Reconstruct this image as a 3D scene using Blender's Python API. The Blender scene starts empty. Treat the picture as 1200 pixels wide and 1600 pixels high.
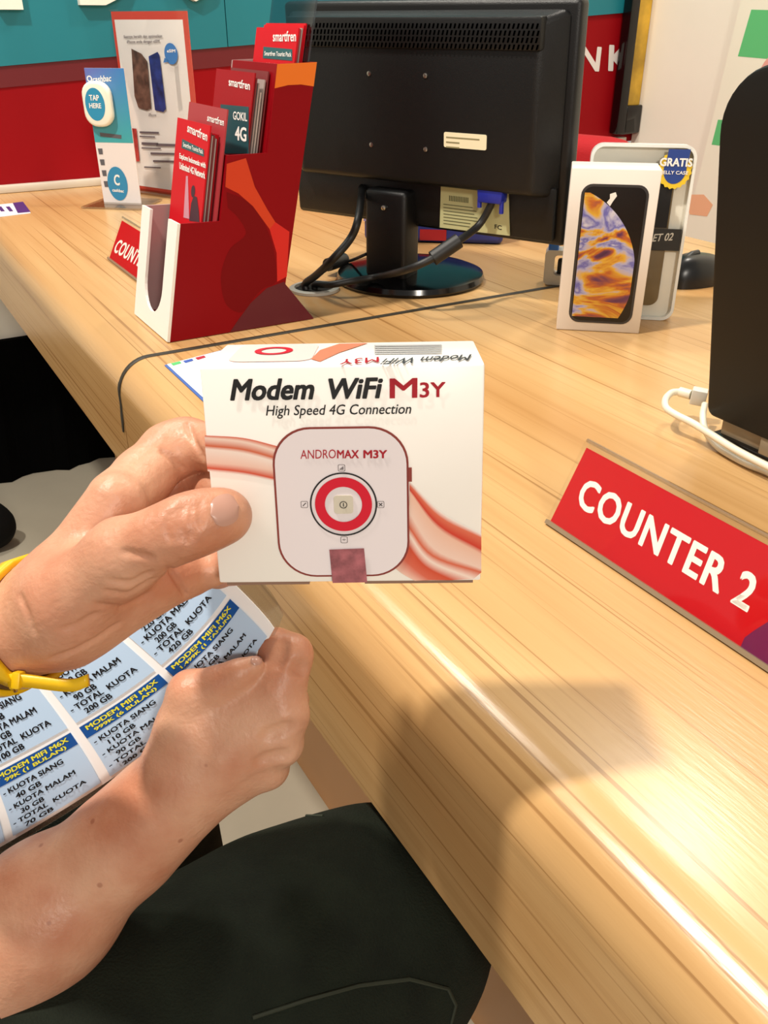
import bpy, bmesh, math, random
import numpy as np
from mathutils import Vector, Matrix
random.seed(7)
scn = bpy.context.scene
COL = scn.collection

# ------------------------------------------------------------------ camera, world, lights, exposure
F = 1375.0                       # focal length in pixels of the 1200 x 1600 frame
PITCH = math.radians(29.2)
CAMZ = 1.045
YW = math.radians(30.3)          # the counter's heading
cam_d = bpy.data.cameras.new('camera'); cam = bpy.data.objects.new('camera', cam_d); COL.objects.link(cam)
cam.location = (0, 0, CAMZ); cam.rotation_euler = (math.pi/2 - PITCH, 0, 0)
cam_d.sensor_fit = 'VERTICAL'; cam_d.sensor_height = 32.0; cam_d.sensor_width = 24.0
cam_d.lens = F/1600*32.0; cam_d.clip_start = .01
scn.camera = cam
world = bpy.data.worlds.new('world'); scn.world = world; world.use_nodes = True
bg = world.node_tree.nodes['Background']
bg.inputs[0].default_value = (1.0, .94, .86, 1); bg.inputs[1].default_value = .40
def downlight_or_fill(loc, target, power, size, col=(1, .92, .81), spread=math.pi):
    l = bpy.data.lights.new('downlight_or_fill', 'AREA'); l.shape = 'DISK'; l.size = size; l.energy = power; l.color = col; l.spread = spread
    o = bpy.data.objects.new('downlight_or_fill', l); COL.objects.link(o); o.location = loc
    o.rotation_euler = (Vector(target) - Vector(loc)).to_track_quat('-Z', 'Y').to_euler()
downlight_or_fill((-.87, .42, 2.75), (0, .35, .8), 50, .14)          # casts the box's shadow on the wood
downlight_or_fill((.75, 1.75, 2.75), (.3, .9, .75), 16, .22)
downlight_or_fill((.8, -2.4, 2.3), (0, .4, .85), 46, .5)  # added front fill from behind the camera, brightens the box; not a ceiling lamp
downlight_or_fill((-.7, 1.7, 2.75), (-.3, 1.5, .75), 22, .3)
scn.view_settings.view_transform = 'Standard'; scn.view_settings.look = 'None'
scn.view_settings.gamma = 1.0; scn.view_settings.use_curve_mapping = False
scn.view_settings.exposure = 0.04

# ------------------------------------------------------------------ geometry of the place
cP, sP = math.cos(PITCH), math.sin(PITCH)
DV = np.array([-math.sin(YW), math.cos(YW), 0]); NV = np.array([math.cos(YW), math.sin(YW), 0]); ZV = np.array([0, 0, 1.])
CAM = np.array([0, 0, CAMZ])
def ray(u, v):
    x = (u-600)/F; y = (800-v)/F
    return np.array([x, cP+y*sP, -sP+y*cP])
def PZ(u, v, z=.75): d = ray(u, v); return CAM+d*((z-CAMZ)/d[2])
def PY(u, v, Y): d = ray(u, v); return CAM+d*(Y/d[1])
def PD(u, v, t): return CAM+ray(u, v)*t
def PS(u, v, S): d = ray(u, v); return CAM+d*(S/(d@DV))
def PT(u, v, T): d = ray(u, v); return CAM+d*(T/(d@NV))
def W(s, t, z): return DV*s+NV*t+ZV*z
def st(p): return float(p@DV), float(p@NV)
class Plane:
    """a real plane: origin o, columns x (along), y (up), n (towards the viewer)"""
    def __init__(s, o, x, y):
        s.o = np.array(o, float); s.x = np.array(x, float)/np.linalg.norm(x)
        y = np.array(y, float); y = y-s.x*(y@s.x); s.y = y/np.linalg.norm(y); s.n = np.cross(s.x, s.y)
    def px(s, u, v):
        d = ray(u, v); X = CAM+d*(((s.o-CAM)@s.n)/(d@s.n)); return float((X-s.o)@s.x), float((X-s.o)@s.y)
    def matrix(s):
        m = Matrix.Identity(4)
        for i in range(3):
            m[i][0] = s.x[i]; m[i][1] = s.y[i]; m[i][2] = s.n[i]; m[i][3] = s.o[i]
        return m

# ------------------------------------------------------------------ materials
def lin(c):
    if isinstance(c, str): c = tuple(int(c[i:i+2], 16)/255 for i in (0, 2, 4))
    return tuple(x/12.92 if x <= .04045 else ((x+.055)/1.055)**2.4 for x in c)
MATS = {}
def mat(name, col, rough=.5, metal=0, spec=.5, noise=0, nscale=30, bump=0, bscale=200, coat=0):
    if name in MATS: return MATS[name]
    m = bpy.data.materials.new(name); m.use_nodes = True; nt = m.node_tree; b = nt.nodes['Principled BSDF']
    c = lin(col); b.inputs['Base Color'].default_value = (*c, 1); b.inputs['Roughness'].default_value = rough
    b.inputs['Metallic'].default_value = metal; b.inputs['Specular IOR Level'].default_value = spec
    b.inputs['Coat Weight'].default_value = coat
    if noise or bump:
        tc = nt.nodes.new('ShaderNodeTexCoord')
    if noise:
        n = nt.nodes.new('ShaderNodeTexNoise'); n.inputs['Scale'].default_value = nscale; n.inputs['Detail'].default_value = 4
        nt.links.new(tc.outputs['Object'], n.inputs['Vector'])
        r = nt.nodes.new('ShaderNodeValToRGB'); e = r.color_ramp.elements
        e[0].position = .3; e[1].position = .7
        e[0].color = (*[x*(1-noise) for x in c], 1); e[1].color = (*[min(1, x*(1+noise)) for x in c], 1)
        nt.links.new(n.outputs['Fac'], r.inputs['Fac']); nt.links.new(r.outputs['Color'], b.inputs['Base Color'])
    if bump:
        n2 = nt.nodes.new('ShaderNodeTexNoise'); n2.inputs['Scale'].default_value = bscale; n2.inputs['Detail'].default_value = 3
        nt.links.new(tc.outputs['Object'], n2.inputs['Vector'])
        bp = nt.nodes.new('ShaderNodeBump'); bp.inputs['Strength'].default_value = bump; bp.inputs['Distance'].default_value = .002
        nt.links.new(n2.outputs['Fac'], bp.inputs['Height']); nt.links.new(bp.outputs['Normal'], b.inputs['Normal'])
    MATS[name] = m; return m
def clear(name, tint=(1, 1, 1), gloss=.1, rough=.05):
    if name in MATS: return MATS[name]
    m = bpy.data.materials.new(name); m.use_nodes = True; nt = m.node_tree; nt.nodes.clear()
    o = nt.nodes.new('ShaderNodeOutputMaterial'); mx = nt.nodes.new('ShaderNodeMixShader'); t = nt.nodes.new('ShaderNodeBsdfTransparent'); g = nt.nodes.new('ShaderNodeBsdfGlossy')
    t.inputs[0].default_value = (*tint, 1); g.inputs['Roughness'].default_value = rough; mx.inputs[0].default_value = gloss
    nt.links.new(t.outputs[0], mx.inputs[1]); nt.links.new(g.outputs[0], mx.inputs[2]); nt.links.new(mx.outputs[0], o.inputs[0])
    MATS[name] = m; return m
def vcol(name, rough=.45):
    """printed ink whose colour is stored on the mesh (flat print only)"""
    if name in MATS: return MATS[name]
    m = bpy.data.materials.new(name); m.use_nodes = True; nt = m.node_tree; b = nt.nodes['Principled BSDF']
    a = nt.nodes.new('ShaderNodeAttribute'); a.attribute_name = 'ink'; nt.links.new(a.outputs['Color'], b.inputs['Base Color']); b.inputs['Roughness'].default_value = rough
    MATS[name] = m; return m
def wood():
    m = bpy.data.materials.new('oak_laminate'); m.use_nodes = True; nt = m.node_tree; N = nt.nodes; L = nt.links; b = N['Principled BSDF']
    tc = N.new('ShaderNodeTexCoord')
    def noise(sc, detail, rough=.55):
        mp = N.new('ShaderNodeMapping'); mp.inputs['Scale'].default_value = sc; L.new(tc.outputs['Object'], mp.inputs['Vector'])
        n = N.new('ShaderNodeTexNoise'); n.inputs['Scale'].default_value = 1; n.inputs['Detail'].default_value = detail; n.inputs['Roughness'].default_value = rough
        L.new(mp.outputs[0], n.inputs['Vector']); return n.outputs['Fac']
    def ramp(f, stops):
        r = N.new('ShaderNodeValToRGB'); e = r.color_ramp.elements
        while len(e) < len(stops): e.new(.5)
        for q, (p, c) in zip(e, stops): q.position = p; q.color = (*c, 1)
        L.new(f, r.inputs['Fac']); return r.outputs['Color']
    def mul(a, c, fac=1):
        x = N.new('ShaderNodeMix'); x.data_type = 'RGBA'; x.blend_type = 'MULTIPLY'; x.inputs[0].default_value = fac
        L.new(a, x.inputs[6]); L.new(c, x.inputs[7]); return x.outputs[2]
    broad = ramp(noise((9, .8, 9), 3), [(.25, lin('B88B56')), (.5, lin('C79E69')), (.75, lin('D3AF7C'))])
    mid = ramp(noise((70, 1.2, 70), 4), [(.30, (.80, .74, .66)), (.5, (1, 1, 1)), (.8, (1, 1, 1))])
    fine = ramp(noise((330, 1.3, 330), 2, .5), [(.31, (.45, .33, .22)), (.39, (1, 1, 1)), (1, (1, 1, 1))])
    c = mul(mul(broad, mid, .55), fine, .65)
    L.new(c, b.inputs['Base Color']); b.inputs['Roughness'].default_value = .27; b.inputs['Specular IOR Level'].default_value = .5
    bp = N.new('ShaderNodeBump'); bp.inputs['Strength'].default_value = .12; bp.inputs['Distance'].default_value = .001
    L.new(noise((350, 40, 350), 2), bp.inputs['Height']); L.new(bp.outputs[0], b.inputs['Normal'])
    return m
def skin():
    m = bpy.data.materials.new('skin'); m.use_nodes = True; nt = m.node_tree; N = nt.nodes; L = nt.links; b = N['Principled BSDF']
    tc = N.new('ShaderNodeTexCoord')
    n = N.new('ShaderNodeTexNoise'); n.inputs['Scale'].default_value = 28; n.inputs['Detail'].default_value = 5; L.new(tc.outputs['Object'], n.inputs['Vector'])
    r = N.new('ShaderNodeValToRGB'); e = r.color_ramp.elements; e[0].position = .32; e[1].position = .68
    e[0].color = (*lin('B87A5D'), 1); e[1].color = (*lin('D0A083'), 1); L.new(n.outputs['Fac'], r.inputs['Fac'])
    v = N.new('ShaderNodeTexVoronoi'); v.inputs['Scale'].default_value = 42; L.new(tc.outputs['Object'], v.inputs['Vector'])   # freckles
    r2 = N.new('ShaderNodeValToRGB'); e = r2.color_ramp.elements; e[0].position = .045; e[0].color = (.45, .25, .2, 1); e[1].position = .075; e[1].color = (1, 1, 1, 1)
    L.new(v.outputs['Distance'], r2.inputs['Fac'])
    x = N.new('ShaderNodeMix'); x.data_type = 'RGBA'; x.blend_type = 'MULTIPLY'; x.inputs[0].default_value = .5
    L.new(r.outputs[0], x.inputs[6]); L.new(r2.outputs[0], x.inputs[7]); L.new(x.outputs[2], b.inputs['Base Color'])
    b.inputs['Roughness'].default_value = .42; b.inputs['Specular IOR Level'].default_value = .4
    b.inputs['Subsurface Weight'].default_value = .12; b.inputs['Subsurface Radius'].default_value = (.012, .004, .002); b.inputs['Subsurface Scale'].default_value = .4
    n2 = N.new('ShaderNodeTexNoise'); n2.inputs['Scale'].default_value = 420; n2.inputs['Detail'].default_value = 3; L.new(tc.outputs['Object'], n2.inputs['Vector'])
    n3 = N.new('ShaderNodeTexNoise'); n3.inputs['Scale'].default_value = 110; n3.inputs['Detail'].default_value = 2; n3.inputs['Distortion'].default_value = 1.2; L.new(tc.outputs['Object'], n3.inputs['Vector'])
    ad = N.new('ShaderNodeMath'); ad.operation = 'ADD'; L.new(n2.outputs['Fac'], ad.inputs[0]); L.new(n3.outputs['Fac'], ad.inputs[1])
    bp = N.new('ShaderNodeBump'); bp.inputs['Strength'].default_value = .28; bp.inputs['Distance'].default_value = .0012
    L.new(ad.outputs[0], bp.inputs['Height']); L.new(bp.outputs[0], b.inputs['Normal'])
    return m

# ------------------------------------------------------------------ objects
def setp(o, label=None, cat=None, group=None, kind=None):
    if label: o['label'] = label
    if cat: o['category'] = cat
    if group: o['group'] = group
    if kind: o['kind'] = kind
    return o
def thing(name, label, cat, loc=(0, 0, 0), rotz=0, group=None, M=None):
    o = bpy.data.objects.new(name, None); COL.objects.link(o); o.empty_display_size = .05
    if M is not None: o.matrix_world = M
    else: o.location = tuple(loc); o.rotation_euler = (0, 0, rotz)
    return setp(o, label, cat, group)
def mk(name, verts, faces, m, parent=None, smooth=False, label=None):
    me = bpy.data.meshes.new(name); me.from_pydata([tuple(map(float, v)) for v in verts], [], [tuple(map(int, f)) for f in faces]); me.update()
    return mko(name, me, m, parent, smooth, label)
def mko(name, me, m, parent=None, smooth=False, label=None):
    o = bpy.data.objects.new(name, me); COL.objects.link(o); o.parent = parent
    if m is not None: me.materials.append(m)
    if smooth:
        me.polygons.foreach_set('use_smooth', [True]*len(me.polygons))
    if label: o['label'] = label
    return o
class G:
    """gathers shapes into one mesh"""
    def __init__(s): s.v = []; s.f = []
    def add(s, v, f):
        b = len(s.v); s.v += [tuple(map(float, p)) for p in v]; s.f += [tuple(b+int(i) for i in q) for q in f]; return s
    def box(s, x0, x1, y0, y1, z0, z1):
        return s.add([(x, y, z) for z in (z0, z1) for y in (y0, y1) for x in (x0, x1)], [(0, 2, 3, 1), (4, 5, 7, 6), (0, 1, 5, 4), (2, 6, 7, 3), (0, 4, 6, 2), (1, 3, 7, 5)])
    def prism(s, pts, z0, z1, axis='z'):
        n = len(pts)
        def q(x, y, z): return {'z': (x, y, z), 'x': (z, x, y), 'y': (y, z, x)}[axis]
        v = [q(x, y, z0) for x, y in pts]+[q(x, y, z1) for x, y in pts]
        return s.add(v, [tuple(range(n))[::-1], tuple(range(n, 2*n))]+[(i, (i+1) % n, n+(i+1) % n, n+i) for i in range(n)])
    def face(s, pts, z=0):
        return s.add([(x, y, z) for x, y in pts], [tuple(range(len(pts)))])
    def tube(s, pts, r, n=10, closed=False):
        pts = [np.array(p, float) for p in pts]; m = len(pts)
        R = [r]*m if not hasattr(r, '__len__') else r
        ref = None; v = []
        for i in range(m):
            a = pts[i-1] if (i or closed) else pts[0]; b = pts[(i+1) % m] if (i < m-1 or closed) else pts[-1]
            d = b-a; d /= np.linalg.norm(d)+1e-12
            if ref is None: ref = np.array([0, 0, 1.]) if abs(d[2]) < .9 else np.array([1., 0, 0])
            e1 = ref-d*(ref@d); e1 /= np.linalg.norm(e1)+1e-12; ref = e1; e2 = np.cross(d, e1)
            v += [pts[i]+R[i]*(math.cos(k*2*math.pi/n)*e1+math.sin(k*2*math.pi/n)*e2) for k in range(n)]
        f = [(i*n+k, i*n+(k+1) % n, ((i+1) % m)*n+(k+1) % n, ((i+1) % m)*n+k) for i in range(m if closed else m-1) for k in range(n)]
        if not closed: f += [tuple(range(n))[::-1], tuple((m-1)*n+k for k in range(n))]
        return s.add(v, f)
    def lathe(s, prof, n=40, c=(0, 0, 0)):
        v = [(c[0]+r*math.cos(k*2*math.pi/n), c[1]+r*math.sin(k*2*math.pi/n), c[2]+z) for r, z in prof for k in range(n)]; m = len(prof)
        f = [(i*n+k, i*n+(k+1) % n, (i+1)*n+(k+1) % n, (i+1)*n+k) for i in range(m-1) for k in range(n)]
        f += [tuple(range(n))[::-1], tuple((m-1)*n+k for k in range(n))]
        return s.add(v, f)
    def build(s, name, m, parent=None, smooth=False, bevel=0, seg=2, label=None, ang=35):
        me = bpy.data.meshes.new(name); me.from_pydata(s.v, [], s.f); me.update()
        if bevel:
            bm = bmesh.new(); bm.from_mesh(me); bmesh.ops.remove_doubles(bm, verts=bm.verts, dist=1e-7); bmesh.ops.recalc_face_normals(bm, faces=bm.faces)
            es = [e for e in bm.edges if e.is_manifold and e.calc_face_angle(0) > math.radians(ang)]
            bmesh.ops.bevel(bm, geom=es, offset=bevel, segments=seg, affect='EDGES', profile=.5, clamp_overlap=True); bm.to_mesh(me); bm.free()
        o = mko(name, me, m, parent, False, label)
        if smooth or bevel:
            me.polygons.foreach_set('use_smooth', [True]*len(me.polygons))
            try: me.set_sharp_from_angle(angle=math.radians(40))
            except Exception: pass
        return o
def spline(pts, n=8):
    """Catmull-Rom through 3D points"""
    P = [np.array(p, float) for p in pts]; P = [2*P[0]-P[1]]+P+[2*P[-1]-P[-2]]; out = []
    for i in range(1, len(P)-2):
        for k in range(n):
            t = k/n; a, b, c, d = P[i-1:i+3]
            out.append(.5*((2*b)+(c-a)*t+(2*a-5*b+4*c-d)*t*t+(3*b-a-3*c+d)*t**3))
    out.append(P[-2]); return out
def rrect(x0, x1, y0, y1, r, n=6):
    out = []
    for cx, cy, a in ((x1-r, y1-r, 0), (x0+r, y1-r, 90), (x0+r, y0+r, 180), (x1-r, y0+r, 270)):
        out += [(cx+r*math.cos(math.radians(a+90*k/n)), cy+r*math.sin(math.radians(a+90*k/n))) for k in range(n+1)]
    return out
def circ(cx, cy, r, n=32, ry=None): return [(cx+r*math.cos(2*math.pi*k/n), cy+(ry or r)*math.sin(2*math.pi*k/n)) for k in range(n)]
def ringf(g, outer, inner, z=0):
    n = len(outer); return g.add([(x, y, z) for x, y in outer+inner], [(i, (i+1) % n, n+(i+1) % n, n+i) for i in range(n)])

# lettering: the built-in font turned into flat meshes
_TC = {}
def text_data(s, bold=0, shear=0, space=1.0):
    """glyph outlines; weight is added by laying shifted copies of the glyphs together"""
    k = (s, bold, shear, space)
    if k in _TC: return _TC[k]
    c = bpy.data.curves.new('txt', 'FONT'); c.body = s; c.shear = shear; c.resolution_u = 3; c.space_character = space
    o = bpy.data.objects.new('txt', c); COL.objects.link(o); bpy.context.view_layer.update()
    me = bpy.data.meshes.new_from_object(o.evaluated_get(bpy.context.evaluated_depsgraph_get()))
    v = np.array([q.co[:2] for q in me.vertices]); f = [tuple(p.vertices) for p in me.polygons]
    bpy.data.objects.remove(o); bpy.data.curves.remove(c); bpy.data.meshes.remove(me)
    if bold > 0:
        n = len(v); sh = [(bold*math.cos(a), bold*math.sin(a)) for a in [math.pi/4+math.pi/2*i for i in range(4)]]
        if bold > .025: sh += [(bold, 0), (-bold, 0)]
        v = np.concatenate([v+np.array(q) for q in sh]); lay = np.repeat(np.arange(len(sh)), n)*2e-5; f = [tuple(i+n*k_ for i in q) for k_ in range(len(sh)) for q in f]
    lo = v.min(0); hi = v.max(0); asp = (hi[0]-lo[0])/(hi[1]-lo[1]); _TC[k] = (np.concatenate([(v-lo)/(hi-lo), (lay if bold > 0 else np.zeros(len(v)))[:, None]], 1), f, asp); return _TC[k]
def text_quad(g, s, bl, br, tl, z=.0004, **kw):
    v, f, _ = text_data(s, **kw); bl, br, tl = (np.array(q[:2], float) for q in (bl, br, tl))
    P = bl+v[:, :1]*(br-bl)+v[:, 1:2]*(tl-bl); return g.add([(x, y, z+l) for (x, y), l in zip(P, v[:, 2])], f)
def text_px(g, pl, s, bl, br, tl, z=.0004, **kw): return text_quad(g, s, pl.px(*bl), pl.px(*br), pl.px(*tl), z, **kw)
def poly_px(g, pl, pts, z=.0003): return g.face([pl.px(*p) for p in pts], z)

WOOD = wood(); SKIN = skin()
WHITE = mat('white_print', 'F4F0EA', .5); BLACK = mat('black_print', '0A0A0C', .5)
BLKPL = mat('black_plastic', '0C0C0D', .42, spec=.4, bump=.15, bscale=900); GLOSSBLK = mat('gloss_black', '060607', .16)
REDP = mat('red_print', 'C00212', .5, spec=.2); DRED = mat('dark_red_card', '88020E', .5, spec=.15); ACR = clear('acrylic', (.98, .98, .97), .03, .04); ACRE = clear('acrylic_edge', (.82, .80, .76), .25, .1)
# ================================================================== the setting
def rotz_obj(o): o.rotation_euler = (0, 0, YW); return o      # local x = t (depth of the counter), y = s (along it)
# floor: grout bed and tiles
g = G().box(-2.4, 2.4, -1.6, 3.0, -.03, -.002)
floor = setp(rotz_obj(g.build('floor', mat('grout', '8F8877', .8))), kind='structure')
tg = G().box(-.298, .298, -.298, .298, -.012, 0)
tm = mat('floor_tile', 'B9B2A0', .35, noise=.05, nscale=6)
tile0 = tg.build('tile', tm, floor, bevel=.002, seg=1)
first = True
for i in range(-4, 4):
    for j in range(-3, 5):
        o = tile0 if first else tile0.copy()
        if not first: COL.objects.link(o); o.parent = floor
        first = False; o.location = (.3+.6*i, .2+.6*j-.01*0, 0)
# red partition wall standing on the counter's far end
TZ = lambda t: .952+.0592*t            # lower edge of the teal band
wb = G().box(-.02, 2.35, 1.945, 1.985, .7505, 2.6)
RED = mat('wall_red', '93040F', .55, spec=.15, noise=.04, nscale=5)
wall_back = setp(rotz_obj(wb.build('wall_back', RED)), kind='structure')
TEAL = mat('wall_teal', '0C7885', .5)
for a, b in ((-.02, .7585), (.7605, 2.35)):
    G().prism([(a, TZ(a)), (b, TZ(b)), (b, 2.6), (a, 2.6)], 1.938, 1.9449, 'x').build('teal_panel', TEAL, wall_back) if False else None
    v = [(a, 1.9449, TZ(a)), (b, 1.9449, TZ(b)), (b, 1.9449, 2.6), (a, 1.9449, 2.6)]; w = [(x, 1.939, z) for x, _, z in v]
    mk('panel', v+w, [(0, 1, 2, 3), (7, 6, 5, 4), (0, 4, 5, 1), (1, 5, 6, 2), (2, 6, 7, 3), (3, 7, 4, 0)], TEAL, wall_back, label='teal upper panel')
v = [(-.02, 1.9449, TZ(-.02)-.036), (1.25, 1.9449, TZ(1.25)-.036), (1.25, 1.9449, TZ(1.25)), (-.02, 1.9449, TZ(-.02))]; w = [(x, 1.9425, z) for x, _, z in v]  # shadow beneath the teal panel, put in as a darker red strip
mk('panel_shadow', v+w, [(0, 1, 2, 3), (7, 6, 5, 4), (0, 4, 5, 1), (1, 5, 6, 2), (2, 6, 7, 3), (3, 7, 4, 0)], mat('wall_shadow_red', '660A16', .5), wall_back, label='painted shadow of the teal panel, dark red')
# raised white letters whose feet show at the top of the frame
LETM = mat('sign_letter', 'F3EFE2', .4)
PW = Plane(W(1.939, 0, 0), NV, ZV)
def letter3d(s, u0, u1, vb, h, name='letter'):
    x0, z0 = PW.px(u0, vb); x1, _ = PW.px(u1, vb)
    vv, ff, asp = text_data(s); n = len(vv); g = G()
    P = [(x0+(x1-x0)*a, z0+h*b) for a, b, _ in vv]
    g.add([(x, 1.939, z) for x, z in P], [q[::-1] for q in ff]); g.add([(x, 1.922, z) for x, z in P], ff)
    ec = {}
    for q in ff:
        for i in range(len(q)):
            e = (q[i], q[(i+1) % len(q)]); k = tuple(sorted(e)); ec[k] = None if k in ec else e
    g.add([(x, 1.939, z) for x, z in P]+[(x, 1.922, z) for x, z in P], [(e[1], e[0], n+e[0], n+e[1]) for e in ec.values() if e])
    return g.build(name, LETM, wall_back)
letter3d('I', -6, 34, 15, .2); letter3d('D', 122, 214, 8, .2); letter3d('O', 258, 345, 2, .2)
g = G(); text_px(g, PW, 'N', (906, 110), (938, 112), (910, 71), z=0, bold=.03); text_px(g, PW, 'K', (952, 111), (984, 112), (954, 70), z=0, bold=.03)
mk('lettering', [(x, 1.9438-l, y) for x, y, l in g.v], g.f, mat('wall_lettering', 'E8E0DA', .5), wall_back, label='white letters N K')
trim = setp(rotz_obj(G().box(-.02, 1.9, 1.925, 1.9445, .7503, .764).build('trim_1', mat('trim_grey', 'CFC6B6', .5), bevel=.002)), kind='structure')
# white wall on the clerk's side
ww = setp(rotz_obj(G().box(1.93, 1.99, -1.4, 1.937, 0, 2.6).build('wall_right', mat('wall_white', 'F6EEDC', .6, noise=.03, nscale=4))), kind='structure')
# far white wall with black skirting (customer side)
wf = setp(rotz_obj(G().box(-2.2, 1.2, 2.27, 2.32, 0, 2.6).build('wall_far', mat('wall_far_white', 'E4E0D3', .6, noise=.03, nscale=4))), kind='structure')
v = []; n = 90
for i in range(n+1):
    t = -1.6+2.6*i/n; v += [(t, 2.25+.012*math.sin(i*1.1)+.006*math.sin(i*2.7), .001), (t, 2.25, .365), (t, 2.2695, .365), (t, 2.2695, .001)]
f = [(4*i+k, 4*i+(k+1) % 4, 4*i+4+(k+1) % 4, 4*i+4+k) for i in range(n) for k in range(4)]+[(3, 2, 1, 0), (4*n, 4*n+1, 4*n+2, 4*n+3)]
setp(rotz_obj(mk('baseboard_far', v, f, mat('black_skirting', '030303', .95, spec=.05))), kind='structure')

# ================================================================== the counter
counter = thing('service_counter', 'long pale oak service counter with rounded front edge', 'counter', (0, 0, 0), YW)
T0, R0, ZT, ZB = .19, .034, .75, .62
arc = [(T0+R0-R0*math.cos(a), ZT-R0+R0*math.sin(a)) for a in [math.pi/2*k/10 for k in range(11)]]
prof = [(T0, ZB)]+arc+[(1.12, ZT), (1.12, ZT-.04), (T0+.03, ZT-.04), (T0+.03, ZB)]
def worktop(s0, s1):
    n = len(prof); v = [(t, s0, z) for t, z in prof]+[(t, s1, z) for t, z in prof]
    f = [tuple(range(n)), tuple(range(n, 2*n))[::-1]]+[(i, n+i, n+(i+1) % n, (i+1) % n) for i in range(n)]
    o = mk('worktop', v, f, WOOD, counter, True)
    o.data.set_sharp_from_angle(angle=math.radians(30)); return o
worktop(-1.1, .8505); worktop(.8535, 1.99)
# the dark jointing strip that runs over the top and down the lip
rail = [(T0-.0006, z) for z in (.672, .69, .705)]+[(t-.0006, z+.0004) for t, z in arc]+[(t, ZT+.0004) for t in (.3, .45, .6, .8, 1.0, 1.12)]
v = []; f = []
for i, (t, z) in enumerate(rail):
    hw = .0036 if i > 3 else (.0016, .0040, .0026, .0022)[i]; sx = .852+(.008 if i == 0 else .004 if i == 1 else 0)
    nx, nz = ((-1, 0) if i < 3 else (0, 1)); dx = -.001*(1 if i < 6 else 0); dz = .001*(1 if i >= 6 else 0)
    v += [(t, sx-hw, z), (t, sx+hw, z), (t+dx, sx+hw*.6, z+dz), (t+dx, sx-hw*.6, z+dz)]
for i in range(len(rail)-1): f += [(4*i+k, 4*i+(k+1) % 4, 4*i+4+(k+1) % 4, 4*i+4+k) for k in range(4)]
mk('joint_strip', v, f, mat('joint_rubber', '2B2418', .6), counter, label='dark strip along the joint')
PEACH = mat('peach_panel', 'C8905C', .4, noise=.05, nscale=3)
G().box(.405, .43, -1.1, 1.97, 0, ZT-.04).build('base_panel', PEACH, counter, label='peach laminate base panel')
# cable grommet
gc = W(.995, .479, .75); gx, gy = .479, .992
g = G(); n = 36
for r, z in ((.0312, .7503), (.0312, .7535), (.029, .7545), (.025, .7545), (.025, .7505)): g.v += [(gx+r*math.cos(2*math.pi*k/n), gy+r*math.sin(2*math.pi*k/n), z) for k in range(n)]
g.f = [(i*n+k, i*n+(k+1) % n, (i+1)*n+(k+1) % n, (i+1)*n+k) for i in range(4) for k in range(n)]
gr = g.build('cable_grommet', mat('grommet_grey', 'B7B3A8', .4), counter, smooth=True)
G().lathe([(.025, .7502), (.025, .7508)], 36, (gx, gy, 0)).build('hole', mat('hole_dark', '1C1712', .9), gr)

# framed picture on the red wall, cut off by the white wall
pf = thing('framed_picture', 'tall black framed picture with yellow and brown print on the red wall', 'picture', W(1.9386, 1.845, .775), YW)
G().box(0, .028, -.03, 0, 0, 1.0).box(.028, .083, -.03, 0, 0, .07).build('frame', GLOSSBLK, pf, bevel=.003)
G().box(.028, .083, -.016, 0, .07, 1.0).build('print', mat('picture_print', 'B9932A', .35, noise=.75, nscale=9), pf)
# poster board leaning on the white wall
PB = Plane(W(1.7, 1.905, .9), -DV, ZV)
pc = [PB.px(*q) for q in ((1172, -60), (1062, 400), (1330, 470), (1400, -60))]
pb = thing('poster_board', 'pale poster board with green and peach shapes on the white wall', 'poster', M=PB.matrix())
G().prism(pc, -.0248, 0).build('board', mat('poster_paper', 'F3EED8', .45), pb)
g = G(); poly_px(g, PB, [(1174, 15), (1290, 18), (1290, 100), (1153, 88)]); g.build('green_shape', mat('poster_green', '62C27A', .45), pb)
g = G(); poly_px(g, PB, [(1122, 187), (1190, 190), (1190, 236), (1112, 226)]); g.build('green_shape', MATS['poster_green'], pb)
g = G(); cx, cy = PB.px(1218, 124); g.face(circ(cx, cy, .060), .0006); g.build('pink_circle', mat('poster_pink', 'E8A698', .45), pb)
g = G(); poly_px(g, PB, [(1080, 304), (1100, 304), (1114, 320), (1105, 338), (1078, 335), (1072, 318)], .0006); g.build('peach_hexagon', mat('poster_peach', 'F0B58C', .45), pb)
# ceiling downlights stay out of the frame

# red office chair behind the counter
cp = PY(862, 230, 1.95); cs, ct = st(cp)
ch = thing('office_chair', 'red upholstered office chair behind the black monitor', 'chair', (cp[0], cp[1], 0), YW-math.pi/2+.3)
REDF = mat('red_fabric', 'B00A16', .8, bump=.3, bscale=500)
G().prism(rrect(-.22, .22, .5, .845, .09), -.04, .04, 'x').build('backrest', REDF, ch, bevel=.03, seg=4).rotation_euler = (0, 0, math.pi/2)
G().prism(rrect(-.24, .24, -.24, .24, .08), .40, .47).build('seat', REDF, ch, bevel=.025, seg=3).location = (0, .22, 0)
G().tube([(0, .22, .06), (0, .22, .41)], .028, 14).build('post', BLKPL, ch)
G().tube([(0, .02, .42), (0, -.06, .46), (0, -.06, .62)], .016, 8).build('back_bracket', BLKPL, ch)
for k in range(5):
    a = k*2*math.pi/5; q = G().tube([(0, .22, .08), (.26*math.cos(a), .22+.26*math.sin(a), .055)], [.025, .016], 8).build('leg', BLKPL, ch)
    G().lathe([(.006, -.026), (.026, -.022), (.026, .022), (.006, .026)], 14).build('castor', BLKPL, q).matrix_local = Matrix.Translation((.26*math.cos(a), .22+.26*math.sin(a), .027)) @ Matrix.Rotation(math.pi/2, 4, 'X')
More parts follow.
